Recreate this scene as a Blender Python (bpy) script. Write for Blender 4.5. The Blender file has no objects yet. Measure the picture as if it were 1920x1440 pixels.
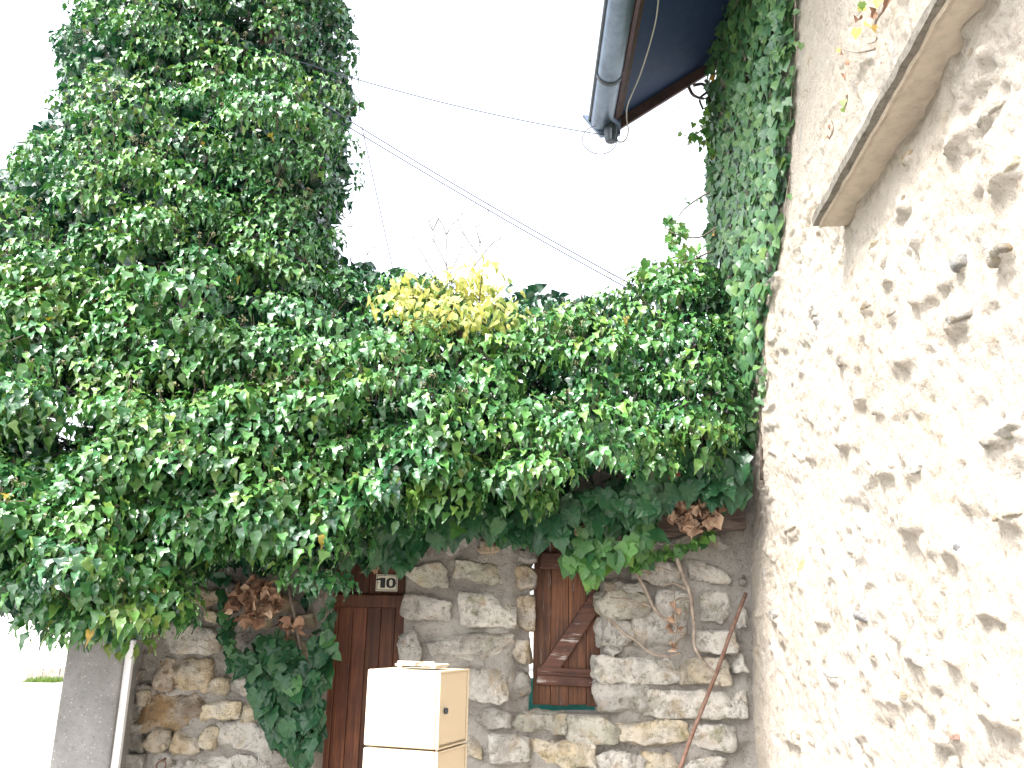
import bpy, bmesh, math, random
import numpy as np
from mathutils import Matrix, Vector
R_ = math.radians
rng = np.random.default_rng(11)
random.seed(5)
scn = bpy.context.scene
col = scn.collection

# ------------------------------------------------------------------ camera, sky, sun, exposure
FPX, PITCH, ROLL, EYE = 1636.0, 15.7, 1.0, 1.6
cam = bpy.data.objects.new('camera', bpy.data.cameras.new('camera'))
col.objects.link(cam); scn.camera = cam
CR = (Matrix.Rotation(R_(90 + PITCH), 4, 'X') @ Matrix.Rotation(R_(ROLL), 4, 'Z'))
cam.matrix_world = Matrix.Translation((0, 0, EYE)) @ CR
cam.data.sensor_width = 36; cam.data.lens = 36 * FPX / 1920
cam.data.clip_start = .05; cam.data.clip_end = 3000

SUN_EL, SUN_AZ = 53, 230        # azimuth clockwise from +y: the sun stands left of and a little behind the viewer
world = bpy.data.worlds.new('World'); scn.world = world; world.use_nodes = True
wn = world.node_tree; bg = wn.nodes['Background']
sky = wn.nodes.new('ShaderNodeTexSky'); sky.sky_type = 'NISHITA'; sky.sun_disc = False
sky.sun_elevation = R_(SUN_EL); sky.sun_rotation = R_(SUN_AZ); sky.dust_density = 4; sky.air_density = 1.2
hs = wn.nodes.new('ShaderNodeHueSaturation'); hs.inputs['Saturation'].default_value = .3
wn.links.new(sky.outputs[0], hs.inputs['Color']); wn.links.new(hs.outputs[0], bg.inputs[0])
bg.inputs[1].default_value = .15
sd = bpy.data.lights.new('sun', 'SUN'); sd.energy = 1.4; sd.angle = R_(12); sd.color = (1, .965, .92)
so = bpy.data.objects.new('sun', sd); col.objects.link(so)
az, el = R_(SUN_AZ), R_(SUN_EL)
sv = Vector((math.sin(az) * math.cos(el), math.cos(az) * math.cos(el), math.sin(el)))
so.rotation_euler = sv.to_track_quat('Z', 'Y').to_euler()
so.location = sv * 30
scn.view_settings.view_transform = 'Standard'; scn.view_settings.look = 'None'
scn.view_settings.gamma = 1; scn.view_settings.use_curve_mapping = False
scn.view_settings.exposure = 2.3
scn.render.engine = 'CYCLES'
cy = scn.cycles
cy.max_bounces = 7; cy.diffuse_bounces = 3; cy.glossy_bounces = 2; cy.transmission_bounces = 3; cy.transparent_max_bounces = 4
cy.use_denoising = True; cy.caustics_reflective = False; cy.caustics_refractive = False

# ------------------------------------------------------------------ geometry helpers
CRn = np.array(CR.to_3x3())
def ray(px, py):
    px = np.asarray(px, float); py = np.asarray(py, float)
    d = np.stack([(px - 960) / FPX, -(py - 720) / FPX, -np.ones_like(px)], -1)
    return d @ CRn.T
def P(px, py, Y):                       # the point of the plane y = Y seen at that place of the photograph
    d = ray(px, py); t = np.asarray(Y, float) / d[..., 1]
    r = d * t[..., None]; r[..., 2] += EYE
    return r
def project(p):
    c = (np.asarray(p) - np.array([0, 0, EYE])) @ CRn
    return 960 + FPX * c[..., 0] / -c[..., 2], 720 - FPX * c[..., 1] / -c[..., 2], -c[..., 2]

def _h(ix, iy, iz, s):
    n = (ix.astype(np.int64) * 374761393 + iy.astype(np.int64) * 668265263 + iz.astype(np.int64) * 2147483647 + s * 1274126177) & 0x7fffffff
    n = ((n ^ (n >> 13)) * 1274126177) & 0x7fffffff
    n = ((n ^ (n >> 16)) * 668265263) & 0x7fffffff
    return ((n ^ (n >> 15)) & 0xffff) / 65535.0
def vnoise(p, s=0):
    p = np.asarray(p, float); i = np.floor(p).astype(np.int64); f = p - i; f = f * f * (3 - 2 * f)
    r = 0
    for dx in (0, 1):
        for dy in (0, 1):
            for dz in (0, 1):
                w = (f[..., 0] if dx else 1 - f[..., 0]) * (f[..., 1] if dy else 1 - f[..., 1]) * (f[..., 2] if dz else 1 - f[..., 2])
                r = r + w * _h(i[..., 0] + dx, i[..., 1] + dy, i[..., 2] + dz, s)
    return r * 2 - 1
def fbm(p, o=4, s=0):
    p = np.asarray(p, float); r = 0; a = 1; n = 0
    for k in range(o):
        r = r + a * vnoise(p * 2 ** k + k * 7.3, s + k); n += a; a *= .5
    return r / n

UP = np.array([0, 0, 1.])
WLOC = {}
def link(o, parent=None, loc=(0, 0, 0)):
    col.objects.link(o); o.location = loc; WLOC[o.name] = Vector(loc)
    if parent is not None:
        o.parent = parent; o.matrix_parent_inverse = Matrix.Translation(-WLOC[parent.name])
    return o
def tag(o, label=None, cat=None, group=None, kind=None):
    if label: o['label'] = label
    if cat: o['category'] = cat
    if group: o['group'] = group
    if kind: o['kind'] = kind
    return o
def thing(name, loc, label, cat, group=None):
    o = bpy.data.objects.new(name, None); o.empty_display_size = .1
    link(o, None, tuple(float(c) for c in loc)); return tag(o, label, cat, group)
def fast_mesh(name, V, F, tone=None, smooth=True):
    V = np.asarray(V, np.float32); me = bpy.data.meshes.new(name)
    F = np.asarray(F, np.int32); k = F.shape[1]
    me.vertices.add(len(V)); me.vertices.foreach_set('co', V.ravel())
    me.loops.add(F.size); me.loops.foreach_set('vertex_index', F.ravel())
    me.polygons.add(len(F)); me.polygons.foreach_set('loop_start', np.arange(0, F.size, k, dtype=np.int32))
    me.polygons.foreach_set('use_smooth', np.full(len(F), smooth, bool))
    me.update(calc_edges=True)
    if tone is not None:
        a = me.attributes.new('tone', 'FLOAT', 'POINT'); a.data.foreach_set('value', np.asarray(tone, np.float32))
    return me
def mobj(name, V, F, mat, parent=None, smooth=True, tone=None, color=None):
    V = np.asarray(V, float); c = V.mean(0)
    if isinstance(F, np.ndarray) or len({len(f) for f in F}) == 1:
        me = fast_mesh(name, V - c, np.asarray(F), tone, smooth)
    else:
        me = bpy.data.meshes.new(name); me.from_pydata([tuple(v) for v in V - c], [], [tuple(f) for f in F])
        me.polygons.foreach_set('use_smooth', [smooth] * len(me.polygons))
    me.materials.append(mat)
    o = bpy.data.objects.new(name, me)
    if color is not None: o.color = (*color, 1)
    return link(o, parent, tuple(c))
def box_mesh(c, s, rot=None, bevel=.004, seg=2, jit=0, cuts=0):
    bm = bmesh.new(); bmesh.ops.create_cube(bm, size=1)
    for v in bm.verts: v.co = Vector((v.co.x * s[0], v.co.y * s[1], v.co.z * s[2]))
    if bevel: bmesh.ops.bevel(bm, geom=list(bm.edges), offset=min(bevel, min(s) * .4), segments=seg, affect='EDGES', profile=.6)
    if cuts: bmesh.ops.subdivide_edges(bm, edges=list(bm.edges), cuts=cuts, use_grid_fill=True)
    bm.verts.index_update()
    V = np.array([v.co[:] for v in bm.verts]); F = [[v.index for v in f.verts] for f in bm.faces]; bm.free()
    if jit: V = V + jit * np.stack([fbm(V * 9 + k * 5.1 + c[0] * 3, 3, 40 + k) for k in range(3)], -1)
    if rot is not None: V = V @ np.array(rot).T
    return V + np.array(c, float), F
def bobj(name, c, s, mat, parent=None, rot=None, bevel=.004, seg=2, smooth=False, jit=0, cuts=0, color=None):
    V, F = box_mesh(c, s, rot, bevel, seg, jit, cuts); return mobj(name, V, F, mat, parent, smooth, color=color)
def join(parts):
    V, F, n = [], [], 0
    for v, f in parts:
        V.append(np.asarray(v, float)); F += [[i + n for i in q] for q in f]; n += len(v)
    return np.concatenate(V), F
def tube(pts, rad, n=6, cap=True):
    pts = np.asarray(pts, float); m = len(pts)
    rad = np.broadcast_to(np.asarray(rad, float), (m,))
    T = np.gradient(pts, axis=0); T /= np.linalg.norm(T, axis=1)[:, None] + 1e-9
    up = np.array([0, 0, 1.]) if abs(T[0][2]) < .9 else np.array([1., 0, 0])
    V = []
    for i in range(m):
        a = np.cross(T[i], up); a /= np.linalg.norm(a) + 1e-9; b = np.cross(T[i], a); up = -np.cross(T[i], a) if False else up
        for k in range(n):
            t = 2 * math.pi * k / n; V.append(pts[i] + rad[i] * (math.cos(t) * a + math.sin(t) * b))
    F = [[i * n + k, i * n + (k + 1) % n, (i + 1) * n + (k + 1) % n, (i + 1) * n + k] for i in range(m - 1) for k in range(n)]
    if cap: F += [list(range(n))[::-1], [(m - 1) * n + k for k in range(n)]]
    return np.array(V), F
def smooth_path(pts, n=8):
    pts = np.asarray(pts, float); q = np.vstack([2 * pts[0] - pts[1], pts, 2 * pts[-1] - pts[-2]]); out = []
    for i in range(1, len(q) - 2):
        for t in np.linspace(0, 1, n, endpoint=False):
            a, b, c, d = q[i - 1:i + 3]
            out.append(.5 * (2 * b + (c - a) * t + (2 * a - 5 * b + 4 * c - d) * t * t + (3 * b - a - 3 * c + d) * t ** 3))
    out.append(pts[-1]); return np.array(out)
def rotz(a):
    c, s = math.cos(a), math.sin(a); return np.array([[c, -s, 0], [s, c, 0], [0, 0, 1]])

# ------------------------------------------------------------------ materials
class NT:
    def __init__(s, name):
        s.m = bpy.data.materials.new(name); s.m.use_nodes = True; s.t = s.m.node_tree; s.b = s.t.nodes['Principled BSDF']
        s.out = s.t.nodes['Material Output']
    def n(s, typ, **kw):
        nd = s.t.nodes.new('ShaderNode' + typ)
        for k, v in kw.items():
            if k.startswith('_'): setattr(nd, k[1:], v)
            else: nd.inputs[k.replace('__', ' ')].default_value = v
        return nd
    def l(s, a, b): s.t.links.new(a, b)
    def pos(s, scale=(1, 1, 1)):
        g = s.n('NewGeometry'); mp = s.n('Mapping'); mp.inputs['Scale'].default_value = scale
        s.l(g.outputs['Position'], mp.inputs['Vector']); return mp.outputs[0]
    def noise(s, vec, scale, detail=5, rough=.6, dist=0):
        nd = s.n('TexNoise', Scale=scale, Detail=detail, Roughness=rough, Distortion=dist); s.l(vec, nd.inputs['Vector']); return nd.outputs['Fac']
    def ramp(s, fac, stops, interp='LINEAR'):
        r = s.n('ValToRGB'); e = r.color_ramp; e.interpolation = interp
        while len(e.elements) < len(stops): e.elements.new(.5)
        for el_, (p, c) in zip(e.elements, stops):
            el_.position = p; el_.color = (*c, 1) if len(c) == 3 else c
        s.l(fac, r.inputs[0]); return r.outputs[0]
    def mix(s, fac, a, b, mode='MIX'):
        m = s.n('Mix', _data_type='RGBA', _blend_type=mode)
        for sock, v in ((m.inputs[0], fac), (m.inputs[6], a), (m.inputs[7], b)):
            if isinstance(v, (int, float)): sock.default_value = v
            elif isinstance(v, tuple): sock.default_value = (*v, 1)
            else: s.l(v, sock)
        return m.outputs[2]
    def math(s, op, a, b=0.0):
        m = s.n('Math', _operation=op)
        for sock, v in ((m.inputs[0], a), (m.inputs[1], b)):
            if isinstance(v, (int, float)): sock.default_value = v
            else: s.l(v, sock)
        return m.outputs[0]
    def bump(s, h, strength=.5, dist=.01):
        b = s.n('Bump', Strength=strength, Distance=dist); s.l(h, b.inputs['Height']); s.l(b.outputs[0], s.b.inputs['Normal']); return b
    def base(s, c, rough=.8, spec=.3):
        if isinstance(c, tuple): s.b.inputs['Base Color'].default_value = (*c, 1)
        else: s.l(c, s.b.inputs['Base Color'])
        if isinstance(rough, (int, float)): s.b.inputs['Roughness'].default_value = rough
        else: s.l(rough, s.b.inputs['Roughness'])
        s.b.inputs['Specular IOR Level'].default_value = spec; return s.m

def w3(v): return (v, v, v)
def mat_stone():
    t = NT('limestone'); oi = t.n('ObjectInfo'); p = t.pos()
    off = t.n('VectorMath', _operation='ADD'); sc = t.n('VectorMath', _operation='SCALE'); sc.inputs[3].default_value = 9
    cmb = t.n('CombineXYZ'); t.l(oi.outputs['Random'], cmb.inputs[0]); t.l(oi.outputs['Random'], cmb.inputs[2])
    t.l(cmb.outputs[0], sc.inputs[0]); t.l(p, off.inputs[0]); t.l(sc.outputs[0], off.inputs[1]); v = off.outputs[0]
    n1 = t.noise(v, 7, 6, .62); n2 = t.noise(v, 28, 8, .72); n3 = t.noise(v, 120, 4, .7)
    c = t.mix(t.ramp(n1, [(.42, w3(0)), (.62, w3(.75))]), oi.outputs['Color'], (.70, .67, .625))
    c = t.mix(t.math('MULTIPLY', t.ramp(t.noise(v, 5, 5, .7), [(.46, w3(0)), (.62, w3(1))]), .62), c, (.21, .19, .165))
    c = t.mix(t.math('MULTIPLY', t.ramp(n2, [(.34, w3(1)), (.48, w3(0))]), .8), c, (.15, .13, .105))
    c = t.mix(t.math('MULTIPLY', t.ramp(t.noise(v, 11, 4), [(.55, w3(0)), (.66, w3(1))]), .45), c, (.46, .33, .17))
    vo = t.n('TexVoronoi', Scale=95); t.l(v, vo.inputs['Vector'])
    pit = t.ramp(vo.outputs['Distance'], [(.08, w3(1)), (.3, w3(0))])
    pm = t.math('MULTIPLY', pit, t.ramp(t.noise(v, 8, 3), [(.6, w3(0)), (.68, w3(1))]))
    c = t.mix(pm, c, (.06, .05, .045))
    moss = t.math('MULTIPLY', t.ramp(t.noise(v, 12, 6, .7), [(.52, w3(0)), (.66, w3(1))]), t.ramp(t.noise(p, 2.2, 2), [(.5, w3(0)), (.6, w3(1))]))
    c = t.mix(t.math('MULTIPLY', moss, .7), c, (.17, .18, .07))
    h = t.math('ADD', t.math('MULTIPLY', n2, 1.2), t.math('MULTIPLY', n3, .4)); h = t.math('SUBTRACT', h, t.math('MULTIPLY', pm, .5))
    t.bump(h, 1, .035); return t.base(c, .92, .15)
def mat_mortar():
    t = NT('lime_mortar'); p = t.pos()
    n1 = t.noise(p, 3.5, 5); n2 = t.noise(p, 45, 6, .75); n3 = t.noise(p, 150, 3, .7)
    c = t.ramp(n1, [(.3, (.30, .275, .25)), (.5, (.46, .43, .395)), (.7, (.62, .59, .55))])
    c = t.mix(t.ramp(n2, [(.32, w3(.7)), (.46, w3(0))]), c, (.13, .115, .095))
    c = t.mix(t.ramp(n3, [(.6, w3(0)), (.7, w3(.5))]), c, (.5, .47, .42))
    t.bump(t.math('ADD', n2, t.math('MULTIPLY', n3, .6)), 1, .03); return t.base(c, .95, .1)
def mat_render():
    t = NT('lime_render'); p = t.pos()
    n1 = t.noise(p, 1.6, 5); n2 = t.noise(p, 16, 6, .7); n3 = t.noise(p, 85, 5, .75)
    c = t.ramp(n1, [(.3, (.51, .45, .375)), (.5, (.60, .54, .465)), (.72, (.57, .525, .475))])
    c = t.mix(t.math('MULTIPLY', t.ramp(t.noise(p, 5, 4), [(.6, w3(0)), (.72, w3(1))]), .45), c, (.56, .46, .30))
    c = t.mix(t.math('MULTIPLY', t.ramp(n2, [(.30, w3(1)), (.40, w3(0))]), .8), c, (.36, .27, .19))
    c = t.mix(t.math('MULTIPLY', t.ramp(t.noise(p, 7, 5), [(.6, w3(0)), (.7, w3(1))]), .6), c, (.42, .42, .44))
    c = t.mix(t.ramp(n3, [(.33, w3(.75)), (.42, w3(0))]), c, (.26, .205, .16))  # fine shading of the pits put into the colour, following the bump hollows
    c = t.mix(t.math('MULTIPLY', t.ramp(t.noise(p, 38, 5, .7), [(.36, w3(1)), (.47, w3(0))]), .5), c, (.36, .29, .23))
    t.bump(t.math('ADD', t.math('MULTIPLY', n2, 1.0), t.math('MULTIPLY', n3, .7)), 1, .03); return t.base(c, .95, .1)
def mat_leaf(name, stops, rough=.33, trans=.22, spec=.5):
    t = NT(name); a = t.n('Attribute', _attribute_name='tone'); p = t.pos()
    c = t.ramp(a.outputs['Fac'], stops)
    c = t.mix(t.math('MULTIPLY', t.ramp(t.noise(p, 55, 2), [(.4, w3(0)), (.7, w3(1))]), .25), c, (.10, .15, .06) if 'dead' not in name else (.12, .06, .03))
    t.base(c, rough, spec); tr = t.n('BsdfTranslucent'); 
    hsv = t.n('HueSaturation', Value=1.5, Saturation=1.15); t.l(c, hsv.inputs['Color']); t.l(hsv.outputs[0], tr.inputs['Color'])
    t.bump(t.noise(p, 60, 2), .25, .006)
    m = t.n('MixShader'); m.inputs[0].default_value = trans
    t.l(t.b.outputs[0], m.inputs[1]); t.l(tr.outputs[0], m.inputs[2]); t.l(m.outputs[0], t.out.inputs[0]); return t.m
def mat_wood(name, c1, c2, c3, grain=(60, 60, 3), worn=None, wearlo=.56, rough=.55):
    t = NT(name); oi = t.n('ObjectInfo'); g = t.n('NewGeometry')
    off = t.n('VectorMath', _operation='ADD'); cmb = t.n('CombineXYZ')
    t.l(t.math('MULTIPLY', oi.outputs['Random'], 13), cmb.inputs[0]); t.l(t.math('MULTIPLY', oi.outputs['Random'], 7), cmb.inputs[2])
    t.l(g.outputs['Position'], off.inputs[0]); t.l(cmb.outputs[0], off.inputs[1])
    mp = t.n('Mapping'); mp.inputs['Scale'].default_value = grain; t.l(off.outputs[0], mp.inputs['Vector']); v = mp.outputs[0]
    n1 = t.noise(v, 1, 6, .65, .6); n2 = t.noise(off.outputs[0], 5, 4)
    c = t.ramp(n1, [(.3, c1), (.5, c2), (.72, c3)])
    c = t.mix(t.ramp(n2, [(.4, w3(0)), (.7, w3(.6))]), c, tuple(x * .5 for x in c1))
    sh = t.n('HueSaturation'); t.l(c, sh.inputs['Color']); t.l(t.math('ADD', t.math('MULTIPLY', oi.outputs['Random'], .7), .65), sh.inputs['Value']); c = sh.outputs[0]
    if worn:
        w = t.math('ADD', t.noise(v, .7, 6, .75), t.math('MULTIPLY', t.noise(off.outputs[0], 4.5, 3), .55))
        c = t.mix(t.ramp(w, [(wearlo + .28, w3(0)), (wearlo + .36, w3(1))]), c, worn)
    t.bump(n1, .7, .006); return t.base(c, rough, .35)
def mat_concrete():
    t = NT('concrete_flecked'); p = t.pos(); n = t.noise(p, 6, 5); vo = t.n('TexVoronoi', Scale=85); t.l(p, vo.inputs['Vector'])
    c = t.ramp(n, [(.3, (.17, .165, .16)), (.7, (.27, .265, .26))])
    sep = t.n('SeparateColor'); t.l(vo.outputs['Color'], sep.inputs[0])
    c = t.mix(t.math('MULTIPLY', t.ramp(vo.outputs['Distance'], [(.2, w3(1)), (.4, w3(0))]), t.ramp(sep.outputs[0], [(.84, w3(0)), (.9, w3(.4))])), c, (.62, .6, .58))
    c = t.mix(t.ramp(t.noise(p, 70, 4, .7), [(.3, w3(.8)), (.45, w3(0))]), c, (.13, .12, .12))
    t.bump(t.noise(p, 90, 4), .6, .006); return t.base(c, .9, .15)
def mat_plain(name, c, rough=.5, spec=.4, metal=0, dirt=None, dscale=14, lo=.5, hi=.75, bump=0):
    t = NT(name); p = t.pos()
    cc = c
    if dirt: cc = t.mix(t.ramp(t.noise(p, dscale, 6, .68), [(lo, w3(0)), (hi, w3(1))]), c, dirt)
    if bump: t.bump(t.noise(p, dscale * 3, 5), bump, .005)
    t.b.inputs['Metallic'].default_value = metal; return t.base(cc, rough, spec)

M = {}
M['stone'] = mat_stone(); M['mortar'] = mat_mortar(); M['render'] = mat_render(); M['concrete'] = mat_concrete()
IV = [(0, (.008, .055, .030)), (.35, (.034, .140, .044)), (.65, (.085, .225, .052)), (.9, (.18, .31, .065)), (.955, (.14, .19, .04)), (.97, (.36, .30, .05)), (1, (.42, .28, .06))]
M['ivy'] = mat_leaf('ivy_leaf', IV, .25, .10, .75)
M['ivy_matt'] = mat_leaf('wall_ivy_leaf', [(0, (.03, .10, .05)), (.5, (.06, .155, .060)), (.9, (.12, .22, .065)), (.96, (.11, .19, .04)), (.98, (.4, .28, .04)), (1, (.5, .28, .05))], .36, .15, .5)
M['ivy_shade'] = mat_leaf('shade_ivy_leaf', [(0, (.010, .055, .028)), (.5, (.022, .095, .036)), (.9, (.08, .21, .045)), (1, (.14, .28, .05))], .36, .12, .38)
M['yellow'] = mat_leaf('yellow_leaf', [(0, (.26, .34, .10)), (.3, (.48, .49, .17)), (.75, (.66, .60, .21)), (1, (.72, .52, .18))], .5, .35, .3)
M['dead'] = mat_leaf('dead_leaf', [(0, (.13, .07, .048)), (.5, (.30, .18, .12)), (1, (.50, .36, .26))], .75, .1, .2)
M['bark'] = mat_plain('bark', (.13, .10, .08), .9, .1, 0, (.05, .04, .035), 30, .4, .6, .8)
M['stem'] = mat_plain('ivy_stem', (.34, .29, .24), .9, .1, 0, (.18, .14, .12), 40, .4, .65, .6)
M['umbel'] = mat_plain('ivy_flower', (.30, .30, .17), .8, .2, 0, (.20, .16, .12), 60, .45, .6)
M['door_wood'] = mat_wood('door_wood', (.036, .011, .007), (.105, .034, .016), (.19, .072, .030), (70, 70, 2.2), None)
M['shutter_wood'] = mat_wood('shutter_wood', (.024, .011, .008), (.125, .048, .022), (.25, .108, .048), (75, 75, 2.5), (.36, .33, .32), .64)
M['batten_wood'] = mat_wood('batten_wood', (.05, .022, .016), (.12, .048, .03), (.16, .07, .045), (5, 70, 70), (.42, .38, .36), .60)
M['old_wood'] = mat_wood('weathered_oak', (.05, .036, .032), (.20, .15, .125), (.42, .35, .31), (5, 45, 45), None, rough=.85)
M['cream'] = mat_plain('cream_paint', (.60, .50, .36), .42, .45, 0, (.50, .38, .25), 9, .58, .9)
M['rust_white'] = mat_plain('rusty_white_metal', (.62, .58, .52), .6, .4, 0, (.22, .11, .06), 35, .5, .6)
M['white_metal'] = mat_plain('white_metal', (.80, .81, .84), .4, .5, 0, (.5, .5, .5), 20, .6, .8)
M['black'] = mat_plain('black_paint', (.015, .015, .017), .45, .4)
M['dark'] = mat_plain('dark_slot', (.02, .02, .02), .8, .2)
M['enamel'] = mat_plain('cream_enamel', (.72, .68, .55), .3, .5, 0, (.45, .36, .22), 30, .6, .75)
M['zinc'] = mat_plain('weathered_zinc', (.15, .20, .27), .38, .5, .55, (.085, .12, .17), 8, .4, .7)
M['zinc_dark'] = mat_plain('dark_zinc', (.07, .085, .10), .5, .5, .4, (.04, .05, .06), 12, .4, .7)
M['soffit'] = mat_plain('stained_shade_board', (.022, .045, .115), .7, .3, 0, (.035, .06, .12), 9, .5, .7, .4)  # dark stained board, with blue shadow tint under the eaves added to its colour
M['verge'] = mat_plain('brown_board', (.075, .042, .036), .7, .3, 0, (.035, .025, .025), 14, .45, .7, .4)
M['cable'] = mat_plain('blue_black_cable', (.05, .05, .10), .5, .4)
M['cable_pale'] = mat_plain('pale_cable', (.42, .40, .36), .5, .4)
M['sill'] = mat_plain('cast_sill', (.50, .43, .35), .9, .15, 0, (.36, .31, .26), 18, .45, .75, .6)
M['sill_lip'] = mat_plain('lichen_sill', (.20, .185, .16), .95, .1, 0, (.10, .09, .08), 40, .45, .65, .8)
M['rod'] = mat_plain('rusty_iron', (.20, .13, .10), .85, .2, 0, (.11, .055, .04), 30, .4, .65, .7)
M['twig'] = mat_plain('pale_twig', (.40, .37, .37), .9, .1, 0, (.30, .27, .27), 40, .4, .65)  # pale tone includes the haze and glare that bleach thin twigs
M['tile'] = mat_plain('clay_tile', (.26, .07, .055), .8, .2, 0, (.14, .05, .045), 20, .45, .7, .5)
M['teal'] = mat_plain('teal_sheet', (.06, .55, .48), .4, .4, 0, (.22, .70, .62), 10, .45, .7)
M['ground'] = mat_plain('pale_concrete_ground', (.38, .365, .34), .95, .1, 0, (.28, .265, .24), 1.2, .4, .7, .4)
M['road'] = mat_plain('asphalt', (.085, .083, .08), .95, .1, 0, (.06, .06, .06), 8, .4, .7, .5)
M['far_wall'] = mat_plain('far_render', (.72, .70, .66), .95, .1, 0, (.62, .6, .55), 2, .4, .7)
M['grass'] = mat_plain('grass', (.09, .17, .03), .7, .2, 0, (.16, .2, .05), 9, .4, .7)
M['roof_tile'] = mat_plain('old_roof_tile', (.20, .10, .07), .9, .1, 0, (.10, .07, .06), 8, .4, .7, .6)

# ------------------------------------------------------------------ ground
def gz(y): return np.interp(y, [.3, 4.4], [0, -.42])
ys = np.concatenate([np.linspace(-400, -8, 6), np.linspace(-6, 8, 57), np.linspace(10, 60, 20), [100, 300, 900]])
xs = np.concatenate([[-900, -300, -100], np.linspace(-40, 40, 41), [100, 300, 900]])
gx, gy = np.meshgrid(xs, ys); gv = np.stack([gx, gy, gz(gy)], -1).reshape(-1, 3)
gf = [[j * len(xs) + i, j * len(xs) + i + 1, (j + 1) * len(xs) + i + 1, (j + 1) * len(xs) + i] for j in range(len(ys) - 1) for i in range(len(xs) - 1)]
tag(mobj('ground', gv, np.array(gf), M['ground']), 'pale dusty ground of the lane and yard', kind='structure')

# ------------------------------------------------------------------ house beside the lane: its long wall, curved a little in plan and battered
def house_x(y, z):
    y = np.asarray(y, float); z = np.asarray(z, float); d = np.maximum(4.0 - y, 0)
    x = 1.25 + .04 * (np.maximum(y, 4.0) - 4.6) - (.04 * d + .048 * np.where(d < 1, d * d / 2, d - .5))
    return x + np.where(z < 3.4, .05 * (z - 1.6), .09 + .025 * (z - 3.4))
def hit_house(px, py):
    d = ray(px, py); lo = np.full(np.shape(px), .3); hi = np.full(np.shape(px), 14.)
    for _ in range(45):
        m = (lo + hi) / 2; p = d * m[..., None]
        ins = p[..., 0] > house_x(p[..., 1], p[..., 2] + EYE); hi = np.where(ins, m, hi); lo = np.where(ins, lo, m)
    p = d * hi[..., None]; p[..., 2] += EYE; return p
def house_tangent(y): return np.array([(house_x(y + .05, 1.6) - house_x(y - .05, 1.6)) / .1, 1, 0]) / math.hypot((house_x(y + .05, 1.6) - house_x(y - .05, 1.6)) / .1, 1)
corner = hit_house(np.array(1343.), np.array(105.)); CY, CZ = float(corner[1]), float(corner[2])
house = thing('house', (2.5, 2.5, -.4), 'cream rendered rubble stone house with dark eaves and gutter at right', 'house')
ny, nz = 430, 640
yy = np.concatenate([np.linspace(-2.5, 1.1, 40, endpoint=False), np.linspace(1.1, CY, ny - 40)]); zz = np.linspace(-.5, 6.2, nz)
Yg, Zg = np.meshgrid(yy, zz)
Xg = house_x(Yg, Zg)
def crop(lst, s, ox, oy): return [(ox + a / s, oy + b / s, ox + c / s, oy + d / s, t) for a, b, c, d, t in lst]
hs_ = crop([(850, 520, 130, 60, 'h'), (960, 430, 90, 50, 'h'), (700, 885, 60, 55, 'h'), (692, 1110, 60, 50, 'h'), (500, 1150, 45, 45, 'b'), (600, 1170, 45, 40, 'h'), (835, 1200, 120, 55, 'g'), (635, 1335, 110, 70, 'h'),
    (590, 1040, 80, 60, 'c'), (405, 1345, 40, 60, 'h'), (845, 985, 45, 80, 's'), (965, 200, 60, 40, 'h'), (660, 590, 60, 35, 'b'), (640, 770, 60, 50, 'b'), (530, 925, 40, 40, 'c'), (1000, 950, 90, 40, 'h'), (1010, 660, 130, 50, 'c'), (310, 1180, 40, 40, 'h')], 2, 0, 0)
hs4 = crop([(470, 50, 70, 50, 'h'), (550, 95, 60, 40, 'h'), (420, 215, 100, 60, 'c'), (580, 325, 100, 38, 'h'), (675, 322, 90, 40, 'w'), (690, 510, 150, 80, 'g'), (1030, 480, 110, 70, 'b'), (835, 620, 90, 60, 's'),
    (255, 700, 38, 150, 'y'), (345, 590, 30, 70, 'c'), (980, 845, 130, 50, 'h'), (630, 920, 60, 40, 'h'), (715, 1008, 130, 55, 'g'), (835, 1020, 80, 40, 'h'), (525, 1005, 50, 35, 'c'), (440, 1315, 32, 120, 's'),
    (832, 1308, 60, 45, 'r'), (765, 1325, 80, 40, 'h'), (1010, 1215, 190, 90, 'c'), (640, 1160, 70, 50, 'b'), (370, 1085, 90, 40, 'g'), (215, 1310, 120, 60, 'h'), (1000, 195, 140, 45, 'h'), (210, 545, 60, 40, 'h'), (150, 860, 60, 60, 's'), (480, 870, 60, 50, 's'), (330, 870, 60, 50, 'h')], 2, 0, 0)
HST = [(1380 + a, b, c, d) for a, b, c, d, t_ in hs_] + [(1380 + a, 720 + b, c, d) for a, b, c, d, t_ in hs4]
HSP = [(hit_house(np.array(a), np.array(b)), c, d) for a, b, c, d in HST]
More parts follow.
